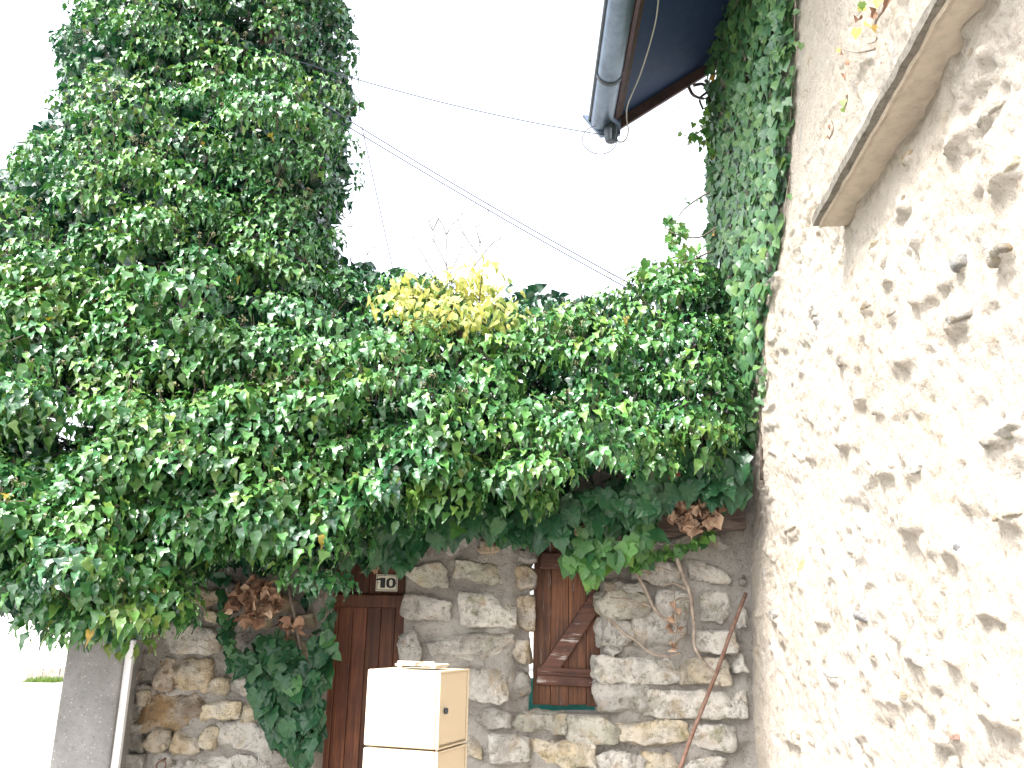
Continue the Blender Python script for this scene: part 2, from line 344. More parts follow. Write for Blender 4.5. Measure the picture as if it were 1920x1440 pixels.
def wall_relief(Y, Z):
    p = np.stack([Y, Z, np.zeros_like(Y)], -1)
    r = .024 * fbm(p * np.array([2.2, 3.2, 1]), 3, 3)
    a = vnoise(p * np.array([6.5, 9.5, 1]) + .6 * fbm(p * 5, 2, 21)[..., None], 9)      # stones showing through the render: flat top, sheer underside
    b = vnoise((p + np.array([0, .022, 0])) * np.array([6.5, 9.5, 1]) + .6 * fbm((p + np.array([0, .022, 0])) * 5, 2, 21)[..., None], 9)
    s = np.clip((a - .12) * 5, 0, 1); s2 = np.clip((b - .12) * 5, 0, 1)
    keep = np.clip((fbm(p * 1.7, 2, 33) + .05) * 4, 0, 1)
    r = r + keep * (.013 * s + .012 * np.clip(s - s2, 0, 1))
    pit = np.clip((fbm(p * np.array([11, 15, 1]), 3, 50) - .38) * 6, 0, 1); r = r - .014 * pit
    r = r + .010 * fbm(p * 22, 3, 61) + .006 * fbm(p * 60, 2, 77)
    for q_, w_, h_ in HSP:
        dd = q_[1] / FPX; dz = Z - (q_[2] - .45 * h_ * dd) + .012 * vnoise(p * 25, 88); am = .016 + .00024 * min(w_, 140)
        r = r + am * np.exp(-(np.abs(Y - q_[1]) / (w_ * dd * .75)) ** 3) * np.where(dz > 0, np.exp(-(dz / (h_ * dd * 1.3)) ** 2), np.exp(-(dz / .012) ** 2))
    smooth = np.clip((Z - 3.35) * 3, 0, 1) * np.clip((Y - 2.6) * 2, 0, 1)
    return r * (1 - .65 * smooth)
Xg = Xg - wall_relief(Yg, Zg)
V = np.stack([Xg, Yg, Zg], -1).reshape(-1, 3)
idx = np.arange(nz * len(yy)).reshape(nz, len(yy))
F = np.stack([idx[:-1, :-1], idx[1:, :-1], idx[1:, 1:], idx[:-1, 1:]], -1).reshape(-1, 4)
mobj('wall', V, F, M['render'], house, True)
gxs = np.linspace(0, 1, 50)                                   # gable end behind the garden wall
gvv, gff = [], []
for k, z in enumerate(zz[::6]):
    x0 = float(house_x(CY, z)) + .004
    for j, s in enumerate(gxs): gvv.append((x0 + s * (7.5 - x0), CY + .012 * math.sin(s * 60 + z * 9) * (s > 0), z))
nk = len(zz[::6])
gff = [[k * 50 + j, (k + 1) * 50 + j, (k + 1) * 50 + j + 1, k * 50 + j + 1] for k in range(nk - 1) for j in range(49)]
mobj('gable_wall', gvv, np.array(gff), M['render'], house, True)

# eaves: sloping underside, verge board, fascia strips, zinc gutter with end plate and outlet
G = P(1152., 226., CY + .02); Cc = np.array([float(house_x(CY, CZ)), CY + .02, CZ])
slope = (Cc - G) / np.linalg.norm(Cc - G); gd = np.array([-.014, -1, 0.]); gd /= np.linalg.norm(gd)
nrm = np.cross(gd, slope); nrm = nrm if nrm[2] < 0 else -nrm
def slab(name, o, u, ul, w, wl, n, th, mat, parent):
    c = [o, o + u * ul, o + u * ul + w * wl, o + w * wl]; V = np.array(c + [q - n * th for q in c])
    return mobj(name, V, [[0, 1, 2, 3], [7, 6, 5, 4], [0, 4, 5, 1], [1, 5, 6, 2], [2, 6, 7, 3], [3, 7, 4, 0]], mat, parent, False)
roof = slab('roof', G + nrm * 0 - nrm * .03, slope, 4.2, gd, CY + 3.5, nrm, .06, M['roof_tile'], house)
slab('soffit', G + slope * .05, slope, 1.6, gd, CY + 3.4, nrm, .028, M['soffit'], house)
slab('verge_board', G - gd * .03 + nrm * .07 - slope * .02, slope, 1.7, gd, .028, nrm, .16, M['verge'], house)
for k in range(3): slab('fascia_strip', G + slope * (.008 + .019 * k) + nrm * (.022 - .006 * k), gd, CY + 3.3, slope, .012, nrm, .03, M['verge'], house)
GR = .078; gc = G - np.array([1, 0, 0]) * (GR + .012) + np.array([0, 0, -.02])
gl = np.linspace(0, CY + 3.2, 40)
def gut(r, a0, a1, n=18, o=gc, L=gl):
    V, F = [], []
    for s in L:
        for k in range(n + 1):
            a = a0 + (a1 - a0) * k / n; V.append(o + gd * s + r * np.array([math.cos(a), 0, math.sin(a)]))
    for i in range(len(L) - 1):
        for k in range(n): F.append([i * (n + 1) + k, (i + 1) * (n + 1) + k, (i + 1) * (n + 1) + k + 1, i * (n + 1) + k + 1])
    return np.array(V), F
gut_o, gut_i = gut(GR, math.pi * .98, 2.02 * math.pi), gut(GR - .004, math.pi * .98, 2.02 * math.pi)
gt = mobj('gutter', *join([gut_o, (gut_i[0], [f[::-1] for f in gut_i[1]])]), M['zinc'], house, True)
mobj('bead', *tube([gc + gd * s + np.array([-GR - .004, 0, .012]) for s in gl], .014, 8), M['zinc_dark'], gt)
for s in (.55, 1.35, 2.1):
    mobj('bracket', *gut(GR + .007, math.pi * .97, 2.03 * math.pi, 18, gc, [s, s + .012, s + .028]), M['zinc_dark'], gt)
ep = [gc + np.array([-GR - .055, .012, .05]), gc + np.array([-GR - .01, .012, -.01]), gc + np.array([-.01, .012, -GR - .035]), gc + np.array([GR + .05, .012, -GR - .02]), gc + np.array([GR + .06, .012, .03])]
V = np.array(ep + [q + gd * .03 for q in ep])
mobj('end_plate', V, [[4, 3, 2, 1, 0], [5, 6, 7, 8, 9]] + [[k, (k + 1) % 5, 5 + (k + 1) % 5, 5 + k] for k in range(5)], M['zinc'], gt, False)
oc = gc + gd * .06 + np.array([GR * .75, 0, -GR - .03])
ov = []
for z, r in ((.05, .04), (.02, .048), (0, .05), (-.05, .043), (-.075, .036), (-.08, .02)):
    for k in range(20):
        a = 2 * math.pi * k / 20; rr = r * (1 + (.07 if k % 2 else -.05)); ov.append(oc + np.array([rr * math.cos(a), rr * math.sin(a), z]))
mobj('outlet', ov, [[i * 20 + k, i * 20 + (k + 1) % 20, (i + 1) * 20 + (k + 1) % 20, (i + 1) * 20 + k] for i in range(5) for k in range(20)] + [[100 + k for k in range(20)]], M['zinc_dark'], gt, False)

# window sill jutting from the wall
S0 = hit_house(np.array(1588.), np.array(424.)); sy, sz = float(S0[1]), float(S0[2])
tang = -house_tangent(sy - .6); nin = np.array([-tang[1], tang[0], 0]); nin = nin if nin[0] < 0 else -nin
def sill_path(d, z, L=2.2, n=40):
    return [np.array([*(np.array([S0[0], sy]) + tang[:2] * s + nin[:2] * d), z]) for s in np.linspace(0, L, n)]
prof = [(-.25, .005), (.085, 0), (.100, -.006), (.104, .004), (.126, .004), (.128, .030), (.122, .038), (-.25, .056)]
V, n = [], 40
for s in range(n):
    for d, z in prof:
        q = sill_path(d, sz + z)[s] if False else np.array([*(S0[:2] + tang[:2] * (2.2 * s / (n - 1)) + nin[:2] * d), sz + z])
        V.append(q + .004 * np.array([vnoise(q * 30, 3), vnoise(q * 30, 4), vnoise(q * 30, 5)]))
m = len(prof)
F = [[i * m + k, (i + 1) * m + k, (i + 1) * m + (k + 1) % m, i * m + (k + 1) % m] for i in range(n - 1) for k in range(m)] + [list(range(m)), [(n - 1) * m + k for k in range(m)][::-1]]
so_ = mobj('window_sill', V, F, M['sill'], house, False)
so_.data.materials.append(M['sill_lip'])
for p_ in so_.data.polygons:
    if p_.index < (n - 1) * m and p_.index % m in (3, 4, 5, 6): p_.material_index = 1

# ------------------------------------------------------------------ stones
def stone_mesh(half, seed, k=5., n=7, cut=5, rough=.012):
    r = np.random.default_rng(seed); V = []; vid = {}; F = []
    g = np.linspace(-1, 1, n + 1); g = np.sign(g) * np.abs(g) ** .85
    for ax in range(3):
        for sg in (-1, 1):
            ids = {}
            for i in range(n + 1):
                for j in range(n + 1):
                    p = [0, 0, 0]; p[ax] = sg; p[(ax + 1) % 3] = g[i]; p[(ax + 2) % 3] = g[j]
                    key = tuple(round(c, 4) for c in p)
                    if key not in vid: vid[key] = len(V); V.append(p)
                    ids[i, j] = vid[key]
            for i in range(n):
                for j in range(n):
                    q = [ids[i, j], ids[i + 1, j], ids[i + 1, j + 1], ids[i, j + 1]]; F.append(q if sg > 0 else q[::-1])
    V = np.array(V); V = V / (np.abs(V) ** k).sum(1)[:, None] ** (1 / k)
    for _ in range(cut):
        nn = r.normal(size=3) * np.array([1, .9, 1]); nn /= np.linalg.norm(nn); d = r.uniform(.84, 1.15)
        o = V @ nn - d; V = V - np.where(o > 0, o, 0)[:, None] * nn * .85
    V = V * (1 + .10 * fbm(V * 1.1 + seed * 3.7, 2, seed)[:, None])
    V = V - (V.max(0) + V.min(0)) / 2; V = V / ((V.max(0) - V.min(0)) / 2); V = V * np.array(half)
    V = V + rough * np.stack([fbm(V * 18 + seed * 1.3, 4, seed + 5 * q) for q in range(3)], -1)
    return V, np.array(F)
TONES = {'g': (.40, .385, .36), 'w': (.60, .575, .53), 'd': (.24, .225, .205), 'b': (.46, .37, .25), 'o': (.40, .28, .14), 'c': (.60, .52, .38), 'm': (.42, .41, .33), 'k': (.28, .185, .10),
         'y': (.68, .48, .16), 's': (.30, .31, .34), 'r': (.48, .20, .13), 'h': (.50, .45, .38)}
WY = 4.6
def wall_stone(parent, x0, y0, x1, y1, tone, seed, proud=.045, back=0.):
    c = P((x0 + x1) / 2, (y0 + y1) / 2, WY - proud * .5 + back); s = np.linalg.norm(c - np.array([0, 0, EYE])) / FPX
    dz = abs(float(P(x0, y0, WY)[2] - P(x0, y1, WY)[2])); dx = (x1 - x0) * WY / FPX * 1.02
    V, F = stone_mesh((dx / 2 * 1.12, .085, dz / 2 * 1.15), seed, 8.0 + 3 * (seed % 3), 15, 7, .024)
    V = V + np.array([c[0], WY + .085 - proud + back, c[2]])
    col_ = np.array(TONES[tone]) * random.uniform(1.1, 1.4)
    return mobj('stone', V, F, M['stone'], parent, True, color=tuple(col_))

# ------------------------------------------------------------------ garden wall: mortar body with openings, then every stone
def X(px, py=1250., Y=WY): return float(P(px, py, Y)[0])
xl, xd0, xd1, xw0, xw1, xr = X(212, 1380), X(606, 1250), X(756, 1180), X(993, 1200), X(1130, 1200), 1.34
zt = 2.5; zb = -.46; zw0 = float(P(1060, 1341, WY)[2]); zw1 = float(P(1060, 985, WY)[2])
def mortar_rect(x0, x1, z0, z1, th=.45, step=.016):
    nx = max(3, int((x1 - x0) / step)); nz_ = max(3, int((z1 - z0) / step))
    gx, gz_ = np.meshgrid(np.linspace(x0, x1, nx), np.linspace(z0, z1, nz_)); p = np.stack([gx, gz_, gx * 0], -1)
    y = WY + .010 + .014 * fbm(p * 4, 3, 3) + .024 * fbm(p * 15, 3, 8) + .010 * fbm(p * 42, 2, 12)
    y = y + .06 * np.clip((gx - X(957)) / .05, 0, 1) * (gx < xw0 + .02) * (gz_ > zw0 - .02)
    y = y + .05 * np.clip((X(300) - gx) / .1, 0, 1) * np.clip(fbm(p * 5, 2, 70) * 2 + .4, 0, 1)
    V = np.stack([gx, y, gz_], -1).reshape(-1, 3); i = np.arange(nx * nz_).reshape(nz_, nx)
    F = np.stack([i[:-1, :-1], i[:-1, 1:], i[1:, 1:], i[1:, :-1]], -1).reshape(-1, 4).tolist()
    loop = list(i[0, :]) + list(i[1:, -1]) + list(i[-1, -2::-1]) + list(i[-2:0:-1, 0]); nb = len(V)
    B = V[loop].copy(); B[:, 1] = WY + th; L = len(loop)
    F += [[loop[k], nb + k, nb + (k + 1) % L, loop[(k + 1) % L]] for k in range(L)]
    F += [[nb, nb + nx - 1, nb + nx + nz_ - 2, nb + 2 * nx + nz_ - 3][::-1]]
    return np.vstack([V, B]), F
wallL = thing('garden_wall', (X(400), WY + .2, zb), 'buff rubble stone wall between concrete post and brown door', 'wall')
wallR = thing('garden_wall', (.6, WY + .2, zb), 'grey rubble stone wall with the shuttered window opening', 'wall')
mobj('mortar', *mortar_rect(xl, xd0, zb, zt), M['mortar'], wallL)
mobj('mortar', *join([mortar_rect(xd1, xw0, zb, zt), mortar_rect(xw0 - .002, xw1 + .002, zb, zw0, .20), mortar_rect(xw0 - .002, xw1 + .002, zw1, zt), mortar_rect(xw1, xr, zb, zt)]), M['mortar'], wallR)
left = crop([(890, 625, 1215, 795, 'w'), (875, 830, 970, 990, 'k'), (975, 825, 1180, 1000, 'b'), (770, 1010, 1150, 1222, 'k'), (785, 995, 862, 1085, 'b'), (815, 1228, 950, 1350, 'b'),
    (980, 1250, 1120, 1375, 'b'), (1170, 925, 1280, 1025, 'c'), (1290, 940, 1430, 1035, 'w'), (1155, 1065, 1340, 1180, 'c'), (1350, 1090, 1475, 1180, 'c'), (1130, 1220, 1225, 1330, 'c'),
    (1235, 1180, 1520, 1350, 'w'), (1368, 735, 1422, 865, 'w'), (1425, 790, 1510, 862, 'g'), (1280, 590, 1440, 662, 'g'), (1480, 570, 1540, 660, 'c'), (1650, 570, 1755, 655, 'b'), (1570, 712, 1672, 850, 'b'),
    (1680, 735, 1770, 840, 'b'), (705, 880, 800, 965, 'k'), (690, 1060, 775, 1190, 'd'), (665, 1200, 800, 1340, 'd'), (720, 962, 868, 1035, 'd'), (1040, 440, 1220, 525, 'b'), (1135, 560, 1222, 608, 'c'),
    (1262, 395, 1345, 455, 'g'), (1110, 1380, 1272, 1470, 'w'), (1282, 1380, 1430, 1470, 'w'), (872, 1360, 978, 1470, 'g'), (675, 1362, 795, 1470, 'g'), (985, 1385, 1105, 1470, 'g'), (1445, 1352, 1600, 1460, 'g'),
    (780, 690, 880, 800, 'd'), (1420, 440, 1560, 520, 'g'), (1560, 480, 1650, 560, 'b'), (1225, 660, 1360, 730, 'g'), (1240, 830, 1350, 900, 'g')], 3, 0, 960)
right = crop([(725, 140, 795, 235, 'd'), (797, 130, 950, 235, 'g'), (1020, 160, 1140, 222, 'b'), (610, 280, 830, 415, 'm'), (885, 275, 1165, 410, 'm'), (595, 475, 845, 605, 'g'), (920, 460, 1208, 645, 'w'),
    (575, 675, 685, 835, 'g'), (765, 680, 1180, 840, 'w'), (955, 885, 1160, 1090, 'w'), (1005, 1120, 1185, 1215, 'g'), (935, 1265, 1035, 1380, 'c'), (1085, 1265, 1290, 1410, 'w'), (640, 1130, 800, 1230, 'g'), (830, 1120, 930, 1230, 'g')], 3, 560, 960)
right += crop([(725, 278, 940, 345, 'w'), (1055, 278, 1145, 345, 'g'), (930, 400, 1125, 510, 'w'), (670, 400, 900, 515, 'w'), (490, 560, 735, 700, 'm'), (775, 565, 945, 710, 'w'), (1015, 570, 1140, 705, 'w'),
    (495, 702, 660, 835, 'g'), (668, 650, 915, 850, 'g'), (985, 760, 1170, 865, 'w'), (520, 830, 602, 885, 'g'), (490, 887, 870, 1012, 'w'), (900, 890, 1130, 1020, 'c'), (490, 1015, 738, 1170, 'g'), (742, 1060, 1160, 1185, 'w'),
    (595, 1205, 910, 1320, 'c'), (960, 1230, 1160, 1345, 'w'), (70, 1170, 312, 1255, 'm'), (340, 1195, 570, 1320, 'm'), (180, 1310, 460, 1430, 'c'), (500, 1370, 700, 1470, 'w'), (715, 1365, 880, 1470, 'c'), (930, 1385, 1140, 1470, 'w'),
    (1192, 478, 1228, 532, 'd'), (520, 490, 650, 555, 'd'), (1165, 880, 1230, 965, 'w'), (620, 520, 720, 560, 'g'), (1180, 640, 1230, 740, 'w'), (1170, 1060, 1230, 1180, 'w')], 2.6667, 940, 900)
recess = crop([(1192, 308, 1325, 440, 'b'), (1195, 200, 1328, 300, 'd'), (1210, 480, 1318, 655, 'b'), (1185, 710, 1302, 840, 'b'), (1162, 910, 1205, 1045, 'w'), (1195, 890, 1300, 1040, 'g')], 3, 560, 960)
for k, s_ in enumerate(left): wall_stone(wallL, *s_, 100 + k, random.uniform(.02, .04))
for k, s_ in enumerate(right): wall_stone(wallR, *s_, 200 + k, random.uniform(.022, .048))
for k, s_ in enumerate(recess): wall_stone(wallR, *s_, 300 + k, .03, .05)
# lintel beam over the window and flat sill slab
bl = P(1120., 1000., WY - .02); br = P(1392., 966., WY - .02); bc = (bl + br) / 2
bobj('lintel_beam', (bc[0], WY + .05, bc[2] + .01), (br[0] - bl[0], .26, .165), M['old_wood'], wallR, np.array(Matrix.Rotation(-math.atan2(br[2] - bl[2], br[0] - bl[0]), 3, 'Y')), .012, 2, False, .012, 6)
bobj('window_ledge', ((xw0 + xw1) / 2, WY + .09, zw0 - .012), (xw1 - xw0 + .05, .19, .04), M['mortar'], wallR, None, .012, 2, False, .008, 5)
bobj('lintel_beam', ((xw0 + xd1) / 2 - .25, WY + .12, float(P(800, 985, WY)[2]) + .06), (1.9, .2, .11), M['old_wood'], wallR, None, .01, 2, False, .008, 5)
# stones standing proud of the house wall
def house_stone(px, py, w, h, tone, seed, proud=.12):
    p = hit_house(np.array(float(px)), np.array(float(py))); _, _, dep = project(p); T = house_tangent(p[1]); N = np.array([T[1], -T[0], 0]); N = N if N[0] < 0 else -N
    vis = abs(np.dot(N, (np.array([0, 0, EYE]) - p) / np.linalg.norm(p - np.array([0, 0, EYE]))))
    a = max(.02, w * dep / FPX / 2 / max(vis, .45) * .8); b = max(.015, h * dep / FPX / 2 * .8); c = .03 + .2 * min(a, b)
    V, F = stone_mesh((a, c, b), seed, 5., 7, 9, .012)
    V = V[:, :1] * T + V[:, 1:2] * N + V[:, 2:] * np.array([0, 0, 1.])
    p = p - N * (c * (1 - proud) - .022) - UP * .1 * b; mobj('stone', V + p, F, M['stone'], house, True, color=tuple(np.array(TONES[tone]) * random.uniform(.95, 1.1)))
for k, (a, b, c, d, t_) in enumerate(hs_): house_stone(1380 + a, b, c, d, t_, 400 + k)
for k, (a, b, c, d, t_) in enumerate(hs4): house_stone(1380 + a, 720 + b, c, d, t_, 450 + k)

# ------------------------------------------------------------------ door in the wall
DY = WY + .17
dz0 = -.44; dtop = float(P(700, 1138, DY)[2])
dxa, dxb = float(P(598, 1250, DY)[0]) - .06, float(P(770, 1180, DY)[0]) + .05
door = thing('plank_door', ((dxa + dxb) / 2, DY, dz0), 'reddish brown vertical plank door beside the pale letter boxes', 'door')
pw = .074; k = 0; x = dxa
while x < dxb:
    bobj('plank', (x + pw / 2, DY, (dz0 + dtop) / 2), (pw - .0012, .028, dtop - dz0), M['door_wood'], door, None, .005, 2); x += pw
bobj('added_backing', ((dxa + dxb) / 2, DY + .024, (dz0 + dtop) / 2), (dxb - dxa - .01, .012, dtop - dz0 - .02), M['door_wood'], door, None, .002, 1)  # sheet added behind the planks to stop sky light showing through gaps
bobj('top_rail', ((dxa + dxb) / 2, DY - .02, dtop + .03), (dxb - dxa, .05, .066), M['door_wood'], door, None, .008, 2)
tr = thing('transom_panel', ((dxa + dxb) / 2, DY, dtop + .064), 'dark brown board panel above the plank door behind the number plate', 'panel')
x = dxa; ztp = float(P(700, 985, DY)[2])
while x < dxb:
    bobj('plank', (x + pw / 2, DY + .01, (dtop + .066 + ztp) / 2), (pw - .0012, .026, ztp - dtop - .07), M['door_wood'], tr, None, .005, 2); x += pw
bobj('added_backing', ((dxa + dxb) / 2, DY + .034, (dtop - .02 + ztp) / 2), (dxb - dxa - .01, .012, ztp - dtop + .02), M['door_wood'], tr, None, .002, 1)  # added sheet, closes the light gap between rail and transom planks
bobj('rail', ((dxa + dxb) / 2, DY - .012, ztp + .03), (dxb - dxa, .05, .06), M['door_wood'], tr, None, .006, 2)
# house number plate
NY = DY - .008
a_, b_ = P(706., 1077., NY), P(745., 1109., NY); pc = (a_ + b_) / 2; pwid, phei = (b_ - a_)[0], (a_ - b_)[2]
plate = thing('number_plate', (pc[0], NY, b_[2]), 'small cream enamel house number plate reading 10 above the door', 'sign')
bobj('plate', (pc[0], NY, pc[2]), (pwid, .005, phei), M['enamel'], plate, None, .0015, 2)
def ring(w, h, t, y):
    o = [(-w, -h), (w, -h), (w, h), (-w, h)]; i = [(-w + t, -h + t), (w - t, -h + t), (w - t, h - t), (-w + t, h - t)]
    return [(pc[0] + a, y, pc[2] + b) for a, b in o + i], [[k, (k + 1) % 4, 4 + (k + 1) % 4, 4 + k] for k in range(4)]
mobj('border', *ring(pwid / 2 - .005, phei / 2 - .005, .0026, NY - .0036), M['black'], plate, False)
ph = phei * .30
one = [(-.038, .45), (-.038, .72), (-.012, 1), (.012, 1), (.012, -1), (-.014, -1), (-.014, .52)]
ov_ = [(pc[0] - .020 + a, NY - .0036, pc[2] + b * ph) for a, b in one]
mobj('digit', ov_, [list(range(7))[::-1]], M['black'], plate, False)
zv = []
for r1, r2 in ((1, 1), (.36, .66)):
    for k in range(24):
        t = 2 * math.pi * k / 24; zv.append((pc[0] + .022 + .0255 * r1 * np.sign(math.cos(t)) * abs(math.cos(t)) ** .8, NY - .0036, pc[2] + ph * r2 * np.sign(math.sin(t)) * abs(math.sin(t)) ** .7))
mobj('digit', zv, np.array([[k, (k + 1) % 24, 24 + (k + 1) % 24, 24 + k] for k in range(24)]), M['black'], plate, False)
for s in (-1, 1): mobj('screw', *tube([(pc[0] + s * (pwid / 2 - .010), NY - .004, pc[2]), (pc[0] + s * (pwid / 2 - .010), NY - .0015, pc[2])], .0026, 8), M['dark'], plate)

# ------------------------------------------------------------------ shutter in the window
SY = WY + .15
def SP(px, py, Y=SY): return P(float(px), float(py), Y)
zs0, zs1 = SP(1060, 1322)[2], SP(1060, 1003)[2]
shut = thing('window_shutter', (SP(1066, 1322)[0], SY, zs0), 'weathered brown wooden shutter with diagonal brace in the wall window', 'shutter')
xe = [float(SP(q, 1180)[0]) for q in (1000, 1033, 1066, 1099, 1134, 1166)]
for a, b in zip(xe[:-1], xe[1:]):
    bobj('plank', ((a + b) / 2, SY, (zs0 + zs1) / 2 + random.uniform(-.004, .004)), (b - a - .0015, .026, zs1 - zs0), M['shutter_wood'], shut, None, .004, 2)
bobj('added_backing', ((xe[0] + xe[-1]) / 2, SY + .021, (zs0 + zs1) / 2), (xe[-1] - xe[0] - .02, .01, zs1 - zs0 - .03), M['shutter_wood'], shut, None, .002, 1)  # added sheet keeps light out of the joints between shutter planks
def batten(name, q0, q1, w, dep, mat=M['batten_wood']):
    a, b = SP(*q0, SY - dep), SP(*q1, SY - dep); d = b - a; L = np.linalg.norm(d); ang = math.atan2(d[2], d[0])
    return bobj(name, (a + b) / 2, (L, .03, w), mat, shut, np.array(Matrix.Rotation(-ang, 3, 'Y')), .008, 2)
batten('batten', (1006, 1266), (1165, 1274), .088, .03)
batten('batten', (1012, 1051), (1165, 1056), .088, .03)
batten('brace', (1026, 1262), (1140, 1093), .085, .028)
batten('brace_bead', (1009, 1262), (1160, 1270), .012, .048)
tsheet_p = []
for j in range(16):
    for i in range(22):
        u, v = i / 21, j / 15; tsheet_p.append((X(975) - .05 + u * .85, WY + .62 + .03 * math.sin(u * 17 + v * 3) + .05 * v, zw0 - .30 + v * .42 + .02 * math.sin(u * 9)))
tarp = mobj('tarpaulin', tsheet_p, np.array([[j * 22 + i, j * 22 + i + 1, (j + 1) * 22 + i + 1, (j + 1) * 22 + i] for j in range(15) for i in range(21)]), M['teal'])
tag(tarp, 'teal plastic sheet behind the window under the shutter', 'tarpaulin')
tarp.modifiers.new('thickness', 'SOLIDIFY').thickness = .004
# ------------------------------------------------------------------ concrete post, metal upright, rod, iron ring, roof tile
cp = P(158., 1400., 4.42)
post = bobj('concrete_post', (cp[0], 4.55, .55), (.285, .27, 2.0), M['concrete'], None, rotz(R_(-4)), .012, 2, False, .004, 5)
tag(post, 'grey concrete gate post with pale flecks at the left edge of the wall', 'post')
wp0, wp1 = P(213., 1440., 4.42), P(238., 1215., 4.42); wx = (wp0[0] + wp1[0]) / 2
ur = thing('slotted_upright', (wx, 4.42, -.42), 'white slotted metal upright standing against the grey concrete post', 'metal upright')
bobj('channel', (wx, 4.44, .55), (.046, .03, 1.94), M['white_metal'], ur, None, .004, 2)
for q in range(8): bobj('slot', (wx - .016, 4.4243, 1.4 - q * .17), (.007, .003, .03), M['dark'], ur, None, 0)
r0, r1 = P(1399., 1112., 4.53), P(1275., 1440., 4.30); rd = (r1 - r0) / (r1[2] - r0[2]); r2 = r0 + rd * (-.41 - r0[2])
rp = np.linspace(r0, r2, 24); rp = rp + .004 * np.stack([vnoise(rp * 7, 2), vnoise(rp * 7, 3), rp[:, 0] * 0], -1)
tag(mobj('iron_rod', *tube(rp, .0095, 8), M['rod']), 'long thin rusty rod leaning in the corner against the house', 'rod')
rc = P(302., 1436., WY - .075)
rg = [rc + .022 * np.array([math.cos(t), .25 * math.sin(t), math.sin(t)]) for t in np.linspace(0, 2 * math.pi, 20)]
tag(mobj('iron_ring', *join([tube(rg, .004, 6), tube([rc + np.array([0, 0, .022]), rc + np.array([0, .09, .03])], .006, 6)]), M['rod']), 'small rusty iron ring fixed low in the buff stone wall', 'iron ring')
tc = P(1285., 882., 4.28)
tv, tf = box_mesh((0, 0, 0), (.165, .30, .055), None, .010, 2, .003, 5)
tv[:, 2] -= .9 * tv[:, 0] ** 2 * 3 + .018 * (tv[:, 2] < -.01) * (tv[:, 0] > .02) * (tv[:, 0] < .06) * -1
tv = tv + np.array([tc[0], tc[1] + .15, tc[2]])
tag(mobj('roof_tile', tv, tf, M['tile'], None, False), 'single red clay tile poking out of the ivy on the wall', 'tile')

# ------------------------------------------------------------------ letter boxes on their post
LA = R_(20); K0 = P(822., 1258., 2.62)
ex = np.array([-math.cos(LA), math.sin(LA), 0]); ey = np.array([math.sin(LA), math.cos(LA), 0]); LB = np.stack([ex, ey, [0, 0, 1]], 1)
WB, DB, HB = .228, .215, .212
def letter_box(ztop, label):
    c0 = np.array([K0[0], K0[1], ztop]); at = lambda a, b, z: c0 + ex * a + ey * b + np.array([0, 0, z])
    o = thing('letter_box', at(WB / 2, DB / 2, -HB), label, 'letter box', 'letter boxes stacked on a post')
    bobj('body', at(WB / 2 + .0015, DB / 2, -HB / 2), (WB - .003, DB, HB - .003), M['cream'], o, LB, .007, 3, True)
    # door in the right-hand face, set inside a raised rim, with a round lock
    d_ = bobj('door', at(-.0015, DB / 2, -HB / 2 + .002), (.004, DB - .022, HB - .020), M['cream'], o, LB, .0015, 2)
    for (b, z, sb, sz_) in ((.0035, -HB / 2, .006, HB - .004), (DB - .0035, -HB / 2, .006, HB - .004), (DB / 2, -.004, DB, .006), (DB / 2, -HB + .004, DB, .005)):
        bobj('rim', at(-.003, b, z), (.009, sb, sz_), M['cream'], o, LB, .0015, 2)
    lk = at(-.005, .045, -HB * .52); mobj('lock', *tube([lk, lk - ex * .007], [.009, .0085], 14), M['zinc_dark'], d_)
    return o
letter_box(float(K0[2]), 'upper cream metal letter box with round lock in its side door')
letter_box(float(K0[2]) - HB - .002, 'lower cream metal letter box directly under the other one')
tp = K0 + ex * WB * .42 + ey * DB * .45
br_ = thing('flap_bracket', tp, 'rusty white metal plate lying on top of the letter box', 'metal plate')
bobj('plate', tp + np.array([0, 0, .012]), (.135, .10, .006), M['rust_white'], br_, LB, .002, 2)
for s in (-1, 1): bobj('lip', tp + ex * s * .055 + np.array([0, 0, .0058]), (.014, .09, .0065), M['rust_white'], br_, LB, .001, 1)
bobj('hinge_bar', tp - ey * .046 + np.array([0, 0, .019]), (.12, .008, .007), M['rust_white'], br_, LB, .002, 2)
pc2 = K0 + ex * WB / 2 + ey * DB / 2; zlow = float(K0[2]) - 2 * HB - .003; zg = float(gz(pc2[1]))
lp = bobj('letter_box_post', (pc2[0], pc2[1], (zlow + zg) / 2), (.06, .06, zlow - zg), M['zinc_dark'], None, LB, .004, 2)
tag(lp, 'dark square post carrying the two cream letter boxes', 'post')

